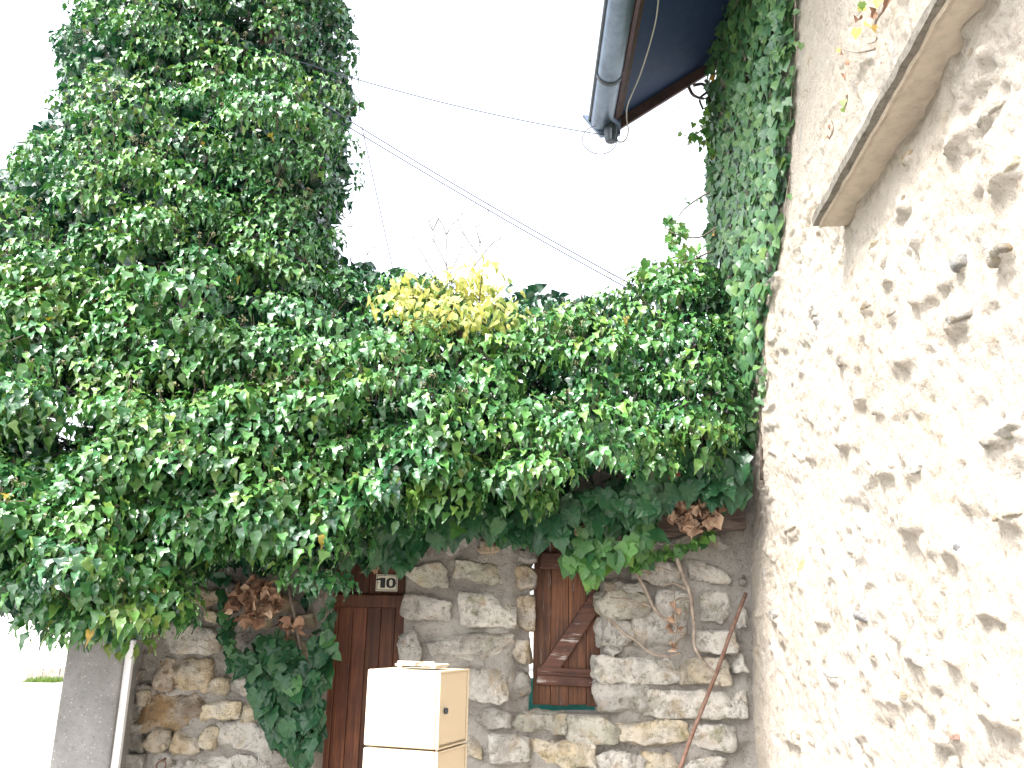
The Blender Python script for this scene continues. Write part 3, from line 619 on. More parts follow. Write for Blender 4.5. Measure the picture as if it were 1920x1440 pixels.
# ------------------------------------------------------------------ leaves
def leaf_arb(w, y, fold, curl, wave, skew=0.):
    V, F = [], []
    for q, (wi, yi) in enumerate(zip(w, y)):
        zc = -curl * yi * yi
        wv = wave * (1 if q % 2 else -1)
        V += [(-wi + skew * yi, yi, zc + fold * wi + wv), (skew * yi, yi, zc), (wi + skew * yi, yi, zc + fold * wi - wv)]
    n = len(w)
    for i in range(n - 1):
        b = i * 3
        for k in (0, 1): F += [[b + k, b + k + 1, b + 4 + k], [b + k, b + 4 + k, b + 3 + k]]
    return np.array(V), np.array(F)
def leaf_lobed(pts, cup=.12, curl=.15, seed=0):
    r = np.random.default_rng(seed); o = [(0, .0)] + pts + [(-x, y) for x, y in pts[::-1] if x > 1e-6]
    V = [(0, .32, .0)] + [(x + r.normal() * .012, y + r.normal() * .012, 0) for x, y in o]; V = np.array(V)
    V[:, 2] = cup * np.abs(V[:, 0]) * 1.2 - curl * (V[:, 1] - .3) ** 2 + .02 * r.normal(size=len(V)); V[0, 2] = -.01
    n = len(o); return V, np.array([[0, 1 + k, 1 + (k + 1) % n] for k in range(n)])
def chaikin(p):
    p = np.array(p, float); out = [p[0]]
    for i in range(len(p) - 1): out += [p[i] * .72 + p[i + 1] * .28, p[i] * .28 + p[i + 1] * .72]
    return [tuple(q) for q in out + [p[-1]]]
YS = [0, .10, .26, .46, .72, 1]
ARB = [leaf_arb([.03, .21, .31, .25, .10, .003], YS, .35, .32, .06), leaf_arb([.03, .24, .34, .23, .09, .003], YS, .5, .5, .07, .06),
       leaf_arb([.03, .26, .40, .21, .10, .003], YS, .3, .25, .07, -.05), leaf_arb([.03, .30, .45, .19, .08, .003], YS, .25, .55, .07),
       leaf_arb([.03, .17, .26, .23, .10, .003], YS, .6, .2, .06, .09), leaf_arb([.03, .20, .30, .22, .09, .003], YS, .15, .75, .08, -.08)]
INN = [leaf_arb([.1, .38, .36, .003], [0, .25, .55, 1], .3, .3, .04), leaf_arb([.1, .44, .30, .003], [0, .25, .55, 1], .1, .4, .05)]
L5 = [(.12, -.10), (.30, -.12), (.36, .02), (.52, .26), (.36, .38), (.30, .46), (.30, .62), (.14, .70), (.0, 1.)]
L5b = [(.16, -.14), (.36, -.10), (.40, .06), (.46, .36), (.36, .50), (.24, .66), (.11, .84), (.0, 1.)]
L5c = [(.14, -.12), (.34, -.16), (.34, .0), (.58, .20), (.36, .34), (.26, .50), (.22, .66), (.10, .80), (0., 1.)]
LOB = [leaf_lobed(L5, .10, .2, 1), leaf_lobed(L5b, .14, .25, 2), leaf_lobed(L5c, .10, .2, 3), leaf_lobed(L5b, .06, .1, 4), leaf_lobed(L5, .2, .35, 5)]
LAN = [leaf_arb([.03, .20, .26, .17, .004], [0, .2, .42, .7, 1], .25, .45, .02), leaf_arb([.03, .18, .23, .15, .004], [0, .22, .45, .72, 1], .3, .7, .03, .08), leaf_arb([.03, .20, .25, .17, .004], [0, .2, .45, .7, 1], .1, .25, .03, -.08)]
def crumple(t, s):
    V, F = t; r = np.random.default_rng(s); V = V.copy(); V[:, 0] *= 1.25; V[:, 2] = V[:, 2] * 1.5 + .06 * r.normal(size=len(V)) + V[:, 0] ** 2 * r.choice([-2.2, 2.2]) + .8 * (V[:, 1] - .5) ** 2 * r.choice([-1, 1]); return V, F
DED = [crumple(ARB[k % 4] if k % 3 else LOB[3], 60 + k) for k in range(6)]

def ringed(t):
    V, F = t; n = len(V) - 1; c = V[0]; mid = c + (V[1:] - c) * .55; mid[:, 2] = V[1:, 2] * .35 + .02
    W = np.vstack([V, mid]); return W, np.array([[0, n + 1 + k, n + 1 + (k + 1) % n] for k in range(n)] + [q for k in range(n) for q in ([n + 1 + k, 1 + k, 1 + (k + 1) % n], [n + 1 + k, 1 + (k + 1) % n, n + 1 + (k + 1) % n])])
BIG = [ringed(leaf_lobed(chaikin(q), .16, .3, 20 + k)) for k, q in enumerate((L5, L5b, L5c, L5b))]
class Leaves:
    def __init__(s): s.p, s.X, s.Y, s.Z, s.s, s.t = [], [], [], [], [], []
    def add(s, pos, d, n, size, tone):
        d = d / (np.linalg.norm(d) + 1e-9); n = n - d * np.dot(n, d); n = n / (np.linalg.norm(n) + 1e-9)
        s.p.append(pos); s.Y.append(d); s.Z.append(n); s.X.append(np.cross(d, n)); s.s.append(size); s.t.append(tone)
    def arr(s):
        return [np.array(q, float) for q in (s.p, s.X, s.Y, s.Z, s.s, s.t)]
def bake(L, sel, tmpl, tid):
    p, Xb, Yb, Zb, sz_, tn = L; Vs, Fs, Ts, n = [], [], [], 0
    for k, (V, F) in enumerate(tmpl):
        i = sel[tid[sel] == k]
        if not len(i): continue
        W = V[None, :, 0, None] * Xb[i][:, None] + V[None, :, 1, None] * Yb[i][:, None] + V[None, :, 2, None] * Zb[i][:, None]
        W = p[i][:, None] + sz_[i][:, None, None] * W
        Vs.append(W.reshape(-1, 3)); Fs.append((F[None] + (np.arange(len(i)) * len(V))[:, None, None] + n).reshape(-1, 3)); Ts.append(np.repeat(tn[i], len(V))); n += len(i) * len(V)
    return np.concatenate(Vs), np.concatenate(Fs), np.concatenate(Ts)
LMESH = {}
def leaf_mesh(key, tmpl, k, tone, mat):
    b = round(float(np.clip(tone, 0, 1)) * 16) / 16; kk = (key, k, b)
    if kk not in LMESH:
        V, F = tmpl[k]; me = fast_mesh('leaf', V, F, np.full(len(V), b)); me.materials.append(mat); LMESH[kk] = me
    return LMESH[kk]
def put_leaves(lv, key, tmpl, mat, parent, cap=300, mass='foliage', name='leaf'):
    A = lv.arr(); p, Xb, Yb, Zb, sz_, tn = A; N = len(p); tid = rng.integers(0, len(tmpl), N)
    keep = np.zeros(N, bool)
    if N <= cap: keep[:] = True
    else:                                     # the leaves that show largest: nearest in their small patch of the view, biggest first
        u, v, dep = project(p + Yb * sz_[:, None] * .5); view = p - np.array([0, 0, EYE]); view /= np.linalg.norm(view, axis=1)[:, None]
        area = (sz_ / dep) ** 2 * (np.abs((Zb * view).sum(1)) + .05)
        ok = (u > 0) & (u < 1920) & (v > 0) & (v < 1440); cell = (u // 22).astype(int) * 1000 + (v // 22).astype(int)
        o = np.argsort(dep); o = o[ok[o]]; _, first = np.unique(cell[o], return_index=True); win = o[first]
        win = win[np.argsort(-area[win])][:cap]; keep[win] = True
    for i in np.nonzero(keep)[0]:
        o = bpy.data.objects.new(name, leaf_mesh(key, tmpl, int(tid[i]), tn[i], mat)); col.objects.link(o)
        s = float(sz_[i]); mt = Matrix.Identity(4)
        for c, bvec in enumerate((Xb[i], Yb[i], Zb[i])):
            for r in range(3): mt[r][c] = bvec[r] * s
        mt.translation = Vector(p[i]); o.parent = parent; o.matrix_parent_inverse = Matrix.Translation(-WLOC[parent.name]); o.matrix_basis = mt
    rest = np.nonzero(~keep)[0]
    if len(rest):
        V, F, T = bake(A, rest, tmpl, tid); o = mobj(mass, V, F, mat, parent, True, T); o['kind'] = 'stuff'
def unit(v): return v / (np.linalg.norm(v) + 1e-9)
OCT = np.array([(1, 0, 0), (-1, 0, 0), (0, 1, 0), (0, -1, 0), (0, 0, 1), (0, 0, -1)], float); OCF = [[0, 2, 4], [2, 1, 4], [1, 3, 4], [3, 0, 4], [2, 0, 5], [1, 2, 5], [3, 1, 5], [0, 3, 5]]
def umbel(c, ax, r=.02, n=12):
    parts = []
    for k in range(n):
        d = unit(rng.normal(size=3) + ax * .9); parts.append((OCT * .0036 + c + d * r, OCF)); q = np.cross(d, UP + .1) * .0007
        parts.append((np.array([c - q, c + q, c + d * r]), [[0, 1, 2]]))
    return join(parts)
def tuft(lv, stems, umb, p, ax, size, tone, R, um=.4):      # a rounded head of leaves hanging like shingles over a shoot end
    n = int(rng.integers(32, 44) * (R / .13) ** 1.5); pole = unit(ax * .55 + UP * .75); a = unit(np.cross(pole, np.array([.31, .2, .1]) + ax)); b = np.cross(pole, a); ph0 = rng.uniform(0, 6.28)
    for k in range(n):
        ct = 1 - 1.06 * (k + rng.random()) / n; st_ = math.sqrt(max(0, 1 - ct * ct)); ph = ph0 + 2.39996 * k
        w = pole * ct + st_ * (math.cos(ph) * a + math.sin(ph) * b)
        if np.dot(w, ax) < -.25: continue
        q = p + w * np.array([1, 1, .62]) * R * rng.uniform(.7, 1.1)
        down = -UP + np.dot(UP, w) * w; rim = unit(w * np.array([1, 1, .05]) + 1e-6); d = unit(down * .45 + rim * rng.uniform(.4, .8) - UP * rng.uniform(.1, .9) * (1.15 - ct) + rng.normal(size=3) * .26)
        nn = w * .45 + UP * .7 + rim * .25 + rng.normal(size=3) * .25
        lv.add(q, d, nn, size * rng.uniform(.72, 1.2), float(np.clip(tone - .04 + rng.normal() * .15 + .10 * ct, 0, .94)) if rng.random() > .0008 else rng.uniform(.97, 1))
    for _ in range(2):
        w = unit(pole + rng.normal(size=3) * .4); stems.append(tube([p - ax * .06, p + w * R], [.0025, .0015], 3, False))
    if rng.random() < um:
        for _ in range(int(rng.integers(1, 4))):
            dd = unit(pole + rng.normal(size=3) * .35); e = p + dd * (R + rng.uniform(.02, .055)); stems.append(tube([p + dd * R * .6, e], .0012, 3, False)); umb.append(umbel(e, dd, .014))
def inside(poly, u, v):
    r = np.zeros(np.shape(u), bool); n = len(poly)
    for i in range(n):
        (x1, y1), (x2, y2) = poly[i], poly[(i + 1) % n]
        if y1 == y2: continue
        c = ((y1 > v) != (y2 > v)) & (u < (x2 - x1) * (v - y1) / (y2 - y1) + x1); r ^= c
    return r
def edge_dist(poly, u, v):
    d = np.full(np.shape(u), 1e9); n = len(poly)
    for i in range(n):
        a = np.array(poly[i], float); b = np.array(poly[(i + 1) % n], float); ab = b - a
        t = np.clip(((u - a[0]) * ab[0] + (v - a[1]) * ab[1]) / (ab @ ab), 0, 1); d = np.minimum(d, np.hypot(u - a[0] - t * ab[0], v - a[1] - t * ab[1]))
    return d
IVY = [(150, -300), (600, -300), (640, -100), (650, 0), (672, 60), (652, 110), (668, 180), (652, 270), (657, 350), (628, 420), (640, 482), (720, 497), (800, 510), (822, 545), (900, 560), (950, 540), (985, 528), (1060, 550),
       (1150, 545), (1200, 530), (1240, 500), (1290, 490), (1345, 480), (1375, 600), (1385, 700), (1385, 870), (1330, 862), (1260, 860), (1235, 915), (1190, 895), (1150, 935), (1085, 905), (1040, 945), (985, 985), (940, 955), (890, 925), (850, 975), (800, 945), (755, 1005), (700, 985),
       (650, 1050), (628, 1120), (570, 1130), (545, 1065), (490, 1085), (430, 1060), (375, 1085), (345, 1150), (280, 1180), (215, 1215), (150, 1205), (125, 1175), (0, 1140), (-200, 1120), (-320, 800), (-260, 500), (-70, 360), (15, 300), (40, 250),
       (105, 195), (105, 60), (150, 0)]
CP = np.array([(400, -250, 5.0), (400, 100, 4.75), (400, 300, 4.5), (300, 450, 4.2), (150, 400, 4.3), (500, 450, 4.55), (300, 600, 4.0), (100, 600, 4.0), (150, 800, 3.85), (400, 800, 3.8), (550, 650, 4.15), (100, 1000, 3.62), (300, 1050, 3.65),
      (450, 950, 3.8), (550, 1080, 3.95), (650, 1000, 4.0), (700, 560, 4.6), (700, 700, 4.15), (850, 640, 4.4), (850, 800, 3.9), (850, 920, 3.85), (1000, 560, 4.65), (1050, 700, 4.25), (1100, 850, 3.92), (1250, 560, 4.7), (1250, 700, 4.4),
      (1300, 840, 4.1), (1380, 700, 4.5), (1380, 870, 4.3), (1100, 930, 4.05), (-150, 700, 3.9), (-150, 1000, 3.7), (250, -200, 5.0), (600, 0, 4.9)], float)
def depth(u, v, rough=True):
    w = 1 / (((u[..., None] - CP[:, 0]) ** 2 + (v[..., None] - CP[:, 1]) ** 2) / 120 ** 2 + .15) ** 2; y = (w * CP[:, 2]).sum(-1) / w.sum(-1)
    e = edge_dist(IVY, u, v); W = np.where((u < 680) & (v < 470), 150, 100); A = np.where((u < 680) & (v < 470), .7, .42)
    y = y + A * (1 - np.minimum(e / W, 1)) ** 2
    if rough:
        q = np.stack([u / 210, v / 115, u * 0], -1); n1 = vnoise(q + .5 * fbm(q * .7, 2, 5)[..., None], 15)
        ph = v / 92 + 1.7 * fbm(np.stack([u / 230, v / 330, u * 0], -1), 2, 23) + .25 * vnoise(q * 3, 29)
        saw = ph - np.floor(ph)
        if rough == 2: return saw
        saw = np.where(saw > .86, (1 - saw) / .14, saw / .86)
        y = y - .12 * n1 - .32 * saw * np.clip(.6 + .9 * vnoise(np.stack([u / 150, v / 120, u * 0], -1), 37), 0, 1.2) - .06 * vnoise(q * 2.3, 17)
    return y
def surf(u, v):
    y = depth(u, v); p = P(u, v, y); e = 9.
    dpu = P(u + e, v, depth(u + e, v)) - P(u - e, v, depth(u - e, v)); dpv = P(u, v + e, depth(u, v + e)) - P(u, v - e, depth(u, v - e))
    n = np.cross(dpv, dpu); n /= np.linalg.norm(n, axis=-1)[:, None] + 1e-9; f = np.sign((n * (p - np.array([0, 0, EYE]))).sum(-1)); n = -n * f[:, None]; return p, n
HOLES = [(128, 775, 40, 38), (160, 815, 22, 25), (440, 120, 60, 16), (330, 565, 95, 26), (470, 55, 35, 35), (250, 1010, 30, 12), (1140, 905, 60, 25), (120, 720, 40, 20)]
_hr = np.random.default_rng(77)
HOLES += [(_hr.uniform(20, 1330), _hr.uniform(20, 900), _hr.uniform(24, 48), _hr.uniform(8, 14)) for _ in range(26)]
def hole(u, v): return np.any([((u - a) / c) ** 2 + ((v - b) / d) ** 2 < 1 for a, b, c, d in HOLES], 0)
def sample(poly, n, u0, u1, v0, v1):
    U, Vv = [], []
    while sum(map(len, U)) < n:
        u, v = rng.uniform(u0, u1, n), rng.uniform(v0, v1, n); k = inside(poly, u, v); U.append(u[k]); Vv.append(v[k])
    return np.concatenate(U)[:n], np.concatenate(Vv)[:n]

tree = thing('ivy_tree', (-1.9, 5.2, -.42), 'tall tree trunk wholly clothed in glossy green ivy at left', 'tree')
hedge = thing('ivy_hedge', (.2, 4.6, zt), 'broad green ivy mass spilling over the top of the stone wall', 'ivy')
LT, LH, ST, SH, UT, UH = Leaves(), Leaves(), [], [], [], []
IT, IH = Leaves(), Leaves()
def split(u, v): return u < 640 + 25 * math.sin(v / 60)
u, v = sample(IVY, 7000, -320, 1400, -300, 1240); e = edge_dist(IVY, u, v)
acc = []
for i in range(len(u)):
    md = (36 if u[i] > 0 else 44) * (.9 if v[i] < 480 else 1)
    if e[i] < 8 or (acc and np.min((u[acc] - u[i]) ** 2 + ((v[acc] - v[i]) * 1.4) ** 2) < md * md): continue
    acc.append(i)
u, v = u[acc], v[acc]; k = ~hole(u, v); u, v = u[k], v[k]
under = depth(u, v, 2); k = ~((under > .84) & (rng.random(len(u)) < .7)); u, v = u[k], v[k]
sp_, sn_ = surf(u, v)
for i in range(len(u)):
    tr_ = split(u[i], v[i]); ax = unit(sn_[i] + UP * .2 + rng.normal(size=3) * .15); R = rng.uniform(.10, .19) * (.9 if v[i] < 480 else 1)
    tone = .49 + .17 * float(vnoise(np.array([u[i] / 120, v[i] / 90, 0]), 7)) + rng.normal() * .10 + (.06 if u[i] < 350 else 0)  # left tufts get a paler tone: sunlit side put into the leaf colour
    size = rng.uniform(.055, .072) * (.86 if v[i] < 480 else 1.0) * (1.08 if v[i] > 850 else 1)
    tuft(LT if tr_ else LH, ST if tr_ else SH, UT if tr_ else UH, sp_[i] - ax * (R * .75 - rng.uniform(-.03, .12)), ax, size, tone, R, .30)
u, v = sample(IVY, 26000, -320, 1400, -300, 1240); ux, vx = sample(IVY, 6000, 90, 690, -60, 480); u, v = np.append(u, ux), np.append(v, vx); e = edge_dist(IVY, u, v); k = (e > 10) & ~((((u - 128) / 50) ** 2 + ((v - 785) / 42) ** 2) < 1); u, v = u[k], v[k]
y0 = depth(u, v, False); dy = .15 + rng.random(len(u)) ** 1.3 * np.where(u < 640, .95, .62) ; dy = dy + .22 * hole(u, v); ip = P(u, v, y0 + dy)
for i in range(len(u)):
    d = unit(rng.normal(size=3) - UP * .6); (IT if split(u[i], v[i]) else IH).add(ip[i], d, rng.normal(size=3) + UP * .5 - np.array([0, .5, 0]), rng.uniform(.065, .1), float(np.clip(.02 + rng.normal() * .08, 0, .9)))  # inner leaves toned near black-green: shade of the gaps put into their colour
# shaded big-leaved growth hanging against the wall below the hedge
UND = [(640, 970), (800, 930), (1000, 930), (1230, 900), (1225, 960), (1120, 985), (1000, 1005), (900, 985), (800, 1005), (760, 1045), (650, 1045)]
LU = Leaves()
u, v = sample(UND, 430, 600, 1260, 890, 1070); up_ = P(u, v, 4.42 + rng.uniform(-.18, .1, len(u)))
u3, v3 = sample([(1190, 845), (1395, 845), (1398, 925), (1335, 932), (1290, 908), (1220, 945)], 170, 1180, 1400, 840, 950); u, v = np.append(u, u3), np.append(v, v3)
up_ = np.vstack([up_, P(u3, v3, 4.36 + rng.uniform(-.12, .1, len(u3)))])
for i in range(len(u)): LU.add(up_[i], unit(-UP + rng.normal(size=3) * .35), np.array([0, -1., .45]) + rng.normal(size=3) * .35, rng.uniform(.085, .13), float(np.clip(.3 + rng.normal() * .15, 0, 1)))
# limbs and trunk
def limb(pts, r0, r1, n=8): q = smooth_path(pts, 6); return tube(q, np.linspace(r0, r1, len(q)), n)
c0 = np.array([-1.8, 5.25, -.42])
mobj('trunk', *limb([c0, c0 + [.1, 0, 1.6], c0 + [-.05, .05, 3.2], c0 + [.1, 0, 5.0], c0 + [.05, 0, 6.2]], .20, .07, 12), M['bark'], tree)
br_parts = []
for k in range(46):
    z = rng.uniform(2.8, 5.4); uu = rng.uniform(-150, 640); pz = c0 + np.array([0, 0, z]); a = rng.uniform(0, 6.28); rr = rng.uniform(.6, 1.25) * (1.15 - .1 * z)
    e = pz + np.array([math.cos(a) * rr, math.sin(a) * rr * .8, rng.uniform(-.1, .5)]); br_parts.append(limb([pz, (pz + e) / 2 + rng.normal(size=3) * .08, e], .022, .006, 5))
for q in range(16):                             # bare twigs showing in the gap at the left
    a = P(rng.uniform(30, 230), rng.uniform(690, 900), 4.3 + rng.uniform(-.1, .3)); e = P(rng.uniform(30, 230), rng.uniform(690, 900), 4.3 + rng.uniform(-.1, .3)); br_parts.append(limb([a, (a + e) / 2 + rng.normal(size=3) * .14, e], .005, .002, 4))
o = mobj('branches', *join(br_parts), M['bark'], tree); o['kind'] = 'stuff'
hb = []
for k in range(34):
    x = rng.uniform(-.9, 1.0); a = np.array([x, 4.85, 2.55]); e = np.array([x + rng.normal() * .15, rng.uniform(4.3, 4.8), rng.uniform(2.6, 3.3)]); hb.append(limb([a, (a + e) / 2 + rng.normal(size=3) * .1, e], .018, .005, 5))
o = mobj('branches', *join(hb), M['bark'], hedge); o['kind'] = 'stuff'
for par, lv, st, um, inn in ((tree, LT, ST, UT, IT), (hedge, LH, SH, UH, IH)):
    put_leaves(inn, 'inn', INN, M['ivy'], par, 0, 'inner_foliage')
    put_leaves(lv, 'arb', ARB, M['ivy'], par)
    o = mobj('shoots', *join(st), M['bark'], par, False); o['kind'] = 'stuff'
    o = mobj('flower_heads', *join(um), M['umbel'], par, False); o['kind'] = 'stuff'
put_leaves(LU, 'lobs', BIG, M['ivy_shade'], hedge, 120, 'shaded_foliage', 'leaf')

# ivy flat on the house wall
hi_ = thing('house_ivy', (1.45, 5.0, 2.2), 'tall column of small ivy leaves climbing the far corner of the house', 'ivy')
HIV = [(1352, -90), (1515, -90), (1500, 0), (1492, 200), (1476, 400), (1447, 600), (1422, 750), (1408, 930), (1375, 930), (1345, 890), (1335, 760), (1332, 600), (1335, 450), (1337, 150), (1352, 90)]
LW = Leaves(); u, v = sample(HIV, 3500, 1300, 1520, -90, 940); hp = hit_house(u, np.asarray(v)); hp[:, 1] = np.minimum(hp[:, 1], CY)
for i in range(len(u)):
    T = house_tangent(hp[i, 1]); N = np.array([-T[1], T[0], 0]); off = rng.uniform(.01, .09)
    d = unit(-UP + T * rng.normal() * .35 + N * rng.uniform(-.1, .3)); LW.add(hp[i] + N * off, d, N + UP * .35 - T * rng.uniform(0, .9) + rng.normal(size=3) * .2, rng.uniform(.046, .074), float(np.clip(.5 + .2 * rng.normal(), 0, .95)) if rng.random() > .001 else .985)
u2, v2 = sample([(1335, 150), (1350, 150), (1345, 480), (1330, 480)], 220, 1320, 1360, 140, 500)
gp = P(u2, v2, CY - .05 + rng.uniform(-.1, .12, len(u2)))
for i in range(len(u2)): LW.add(gp[i], unit(-UP + rng.normal(size=3) * .4), np.array([-.5, -1, .3]) + rng.normal(size=3) * .3, rng.uniform(.05, .08), .5 + .15 * rng.normal())
put_leaves(LW, 'lobw', LOB, M['ivy_matt'], hi_)
vs = []
for px0 in (1350, 1375, 1400, 1425):
    q = [hit_house(np.array(float(px0 + (30 * (1 - t)) + 8 * math.sin(t * 9 + px0))), np.array(float(tt))) + np.array([-.012, 0, 0]) for t, tt in zip(np.linspace(0, 1, 14), np.linspace(-80, 900, 14))]; vs.append(limb(q, .009, .012, 5))
o = mobj('stems', *join(vs), M['bark'], hi_)
# vine strands at the edge of that ivy
def strand(pts_px, label, leafsize, step, parent_at, hit=True, Y=None, side=.5, mat=M['ivy_matt'], tone=.6, stemr=.004, per=2):
    pts = [hit_house(np.array(float(a)), np.array(float(b))) + np.array([-.02, 0, 0]) for a, b in pts_px] if hit else [P(float(a), float(b), Y) for a, b in pts_px]
    q = smooth_path(pts, 10); o = thing('ivy_strand', q[0] if parent_at is None else parent_at, label, 'ivy')
    mobj('stem', *tube(q, np.linspace(stemr, stemr * .5, len(q)), 5), M['stem'], o); lv = Leaves(); acc = 0
    for i in range(1, len(q)):
        acc += np.linalg.norm(q[i] - q[i - 1])
        while acc > step:
            acc -= step
            for _ in range(per):
                N = np.array([-.6, -.8, .2]) if hit else np.array([0, -1, .25]); lv.add(q[i] + rng.normal(size=3) * .012 + N * .015, unit(-UP * .8 + rng.normal(size=3) * .5), N + rng.normal(size=3) * .35, leafsize * rng.uniform(.6, 1.2), float(np.clip(tone + .15 * rng.normal(), 0, .95)))
    put_leaves(lv, 'lobw' if mat is M['ivy_matt'] else 'lobt', LOB, mat, o); return o
strand([(1500, 0), (1497, 70), (1503, 100), (1494, 150), (1490, 230)], 'thin ivy strand high on the cream wall right of the ivy column', .05, .07, None, per=1)
strand([(1442, 670), (1440, 700), (1432, 750), (1426, 800), (1420, 840)], 'short ivy strand on the wall edge beside the lower ivy column', .05, .035, None, per=2)
strand([(1490, 330), (1482, 370), (1478, 420)], 'bare looking ivy tip curling on the house wall near the column', .035, .09, None, per=1)
# sprigs of ivy reaching out from the house corner against the sky
def sprig(pts_px, Y, blobs, n, label, size=.06):
    q = smooth_path([P(float(a), float(b), Y) for a, b in pts_px], 8); o = thing('ivy_sprig', q[0], label, 'ivy'); mobj('stem', *tube(q, np.linspace(.007, .0025, len(q)), 5), M['stem'], o); lv = Leaves()
    for (cx, cy, rx, ry) in blobs:
        for _ in range(n):
            a, r = rng.uniform(0, 6.28), math.sqrt(rng.random()); p = P(cx + rx * r * math.cos(a), cy + ry * r * math.sin(a), Y + rng.uniform(-.12, .12)); lv.add(p, unit(-UP * .8 + rng.normal(size=3) * .5), np.array([0, -.7, .5]) + rng.normal(size=3) * .4, size * rng.uniform(.6, 1.1), float(np.clip(.72 + .15 * rng.normal(), 0, .95)))
    put_leaves(lv, 'loby', LOB, M['ivy'], o)
sprig([(1345, 225), (1320, 240), (1290, 265)], CY - .1, [(1305, 250, 28, 26), (1330, 255, 16, 30), (1325, 215, 14, 14)], 16, 'leafy ivy tuft against the sky just below the eaves')
sprig([(1345, 425), (1310, 445), (1270, 440), (1245, 425)], CY - .3, [(1255, 425, 18, 22), (1278, 430, 14, 12), (1262, 450, 10, 12)], 14, 'ivy tuft on a curved twig against the sky halfway down the house')
sprig([(1330, 360), (1305, 375), (1280, 395), (1268, 415)], CY - .3, [(1300, 378, 25, 10)], 5, 'thin twig with few tiny leaves between two ivy tufts', .03)
sprig([(1335, 470), (1290, 490), (1240, 500), (1205, 530)], CY - .5, [(1290, 475, 35, 22), (1240, 500, 36, 24), (1215, 520, 24, 20), (1300, 520, 40, 30), (1260, 545, 50, 30)], 26, 'bright green backlit ivy branch where hedge and house ivy meet', .065)
# hanging ivy left of the door
hang = thing('hanging_ivy', P(500., 1100., 4.5), 'dark green ivy curtain hanging down the wall left of the door', 'ivy')
HNG = [(408, 1085), (424, 1085), (440, 1220), (482, 1262), (490, 1205), (520, 1195), (548, 1215), (588, 1275), (598, 1160), (622, 1130), (626, 1200), (614, 1260), (602, 1300), (592, 1390), (572, 1440), (548, 1440), (520, 1395), (490, 1355), (474, 1295), (430, 1250), (412, 1200)]
LG = Leaves(); u, v = sample(HNG, 285, 400, 630, 1080, 1445); gp = P(u, v, WY - .08 - rng.uniform(0, .1, len(u)))
for i in range(len(u)):
    sm = .55 if (u[i] < 450 or v[i] < 1200) else 1
    LG.add(gp[i] + UP * .03, unit(-UP + rng.normal(size=3) * .4), np.array([-.1, -1, .5]) + rng.normal(size=3) * .28, rng.uniform(.07, .115) * sm, float(np.clip(.25 + .22 * rng.normal(), 0, .95)))
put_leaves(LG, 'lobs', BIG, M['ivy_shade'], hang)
for pts_ in ([(416, 1060), (425, 1150), (450, 1240), (500, 1300), (545, 1400)], [(540, 1100), (560, 1200), (570, 1300), (560, 1420)], [(610, 1080), (612, 1180), (605, 1280)]):
    mobj('stem', *limb([P(float(a), float(b), WY - .05) for a, b in pts_], .009, .005, 6), M['stem'], hang)
# the sprig over the window and the row of leaves that runs to the house
wi = thing('window_ivy', P(1110., 1000., 4.5), 'light green ivy tuft drooping over the top right of the shutter', 'ivy')
WIV = [(1095, 965), (1225, 955), (1228, 1000), (1205, 1040), (1160, 1060), (1128, 1072), (1112, 1095), (1090, 1090), (1075, 1062), (1050, 1052), (1052, 1030), (1085, 1010)]
LV = Leaves(); u, v = sample(WIV, 105, 1040, 1240, 950, 1100); gp = P(u, v, 4.36 + rng.uniform(-.06, .08, len(u)))
for i in range(len(u)): LV.add(gp[i] + UP * .03, unit(-UP + rng.normal(size=3) * .35), np.array([-.1, -1, .6]) + rng.normal(size=3) * .28, rng.uniform(.07, .12), float(np.clip(.62 + (v[i] - 1030) / 300 + .15 * rng.normal(), 0, 1)))
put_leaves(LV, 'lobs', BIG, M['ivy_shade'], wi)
mobj('stem', *limb([P(1210., 940., 4.42), P(1160., 1010., 4.42), P(1085., 1070., 4.40)], .004, .002, 6), M['stem'], wi)
strand([(1175, 1062), (1215, 1050), (1255, 1035), (1295, 1022), (1338, 1000)], 'neat row of small bright ivy leaves running right from the window', .052, .016, P(1255., 1040., 4.5), False, WY - .09, mat=M['ivy_shade'], tone=.8, per=2)
# bare ivy stems clinging to the wall
def vine(pts, r, label, extra=()):
    q0 = P(float(pts[0][0]), float(pts[0][1]), WY - .085); o = thing('bare_vine', q0, label, 'vine')
    for pp, rr in [(pts, r)] + [(e_, r * .5) for e_ in extra]:
        q = smooth_path([P(float(a), float(b), WY - .085 + .02 * math.sin(k * 2.1)) for k, (a, b) in enumerate(pp)], 7); q = q + .006 * np.stack([vnoise(q * 22, 1), vnoise(q * 22, 2), vnoise(q * 22, 3)], -1)
        mobj('stem', *tube(q, np.linspace(rr, rr * .6, len(q)), 7), M['stem'], o)
vine([(1270, 1045), (1278, 1075), (1292, 1105), (1298, 1140), (1302, 1175), (1303, 1215), (1318, 1240), (1338, 1260)], .012, 'thick bare ivy stem winding down the wall near the rod', [[(1290, 1105), (1262, 1095), (1240, 1098)], [(1298, 1130), (1280, 1122), (1262, 1128)]])
vine([(1192, 1072), (1208, 1100), (1222, 1130), (1236, 1152), (1262, 1172), (1280, 1192)], .010, 'bare ivy stem slanting over the grey stone right of the shutter', [[(1222, 1136), (1180, 1125), (1145, 1120)], [(1192, 1072), (1235, 1065), (1275, 1075)]])
vine([(1138, 1160), (1170, 1185), (1195, 1205), (1220, 1225), (1250, 1230), (1278, 1225)], .008, 'thin bare vine crossing the stones beside the shutter brace')
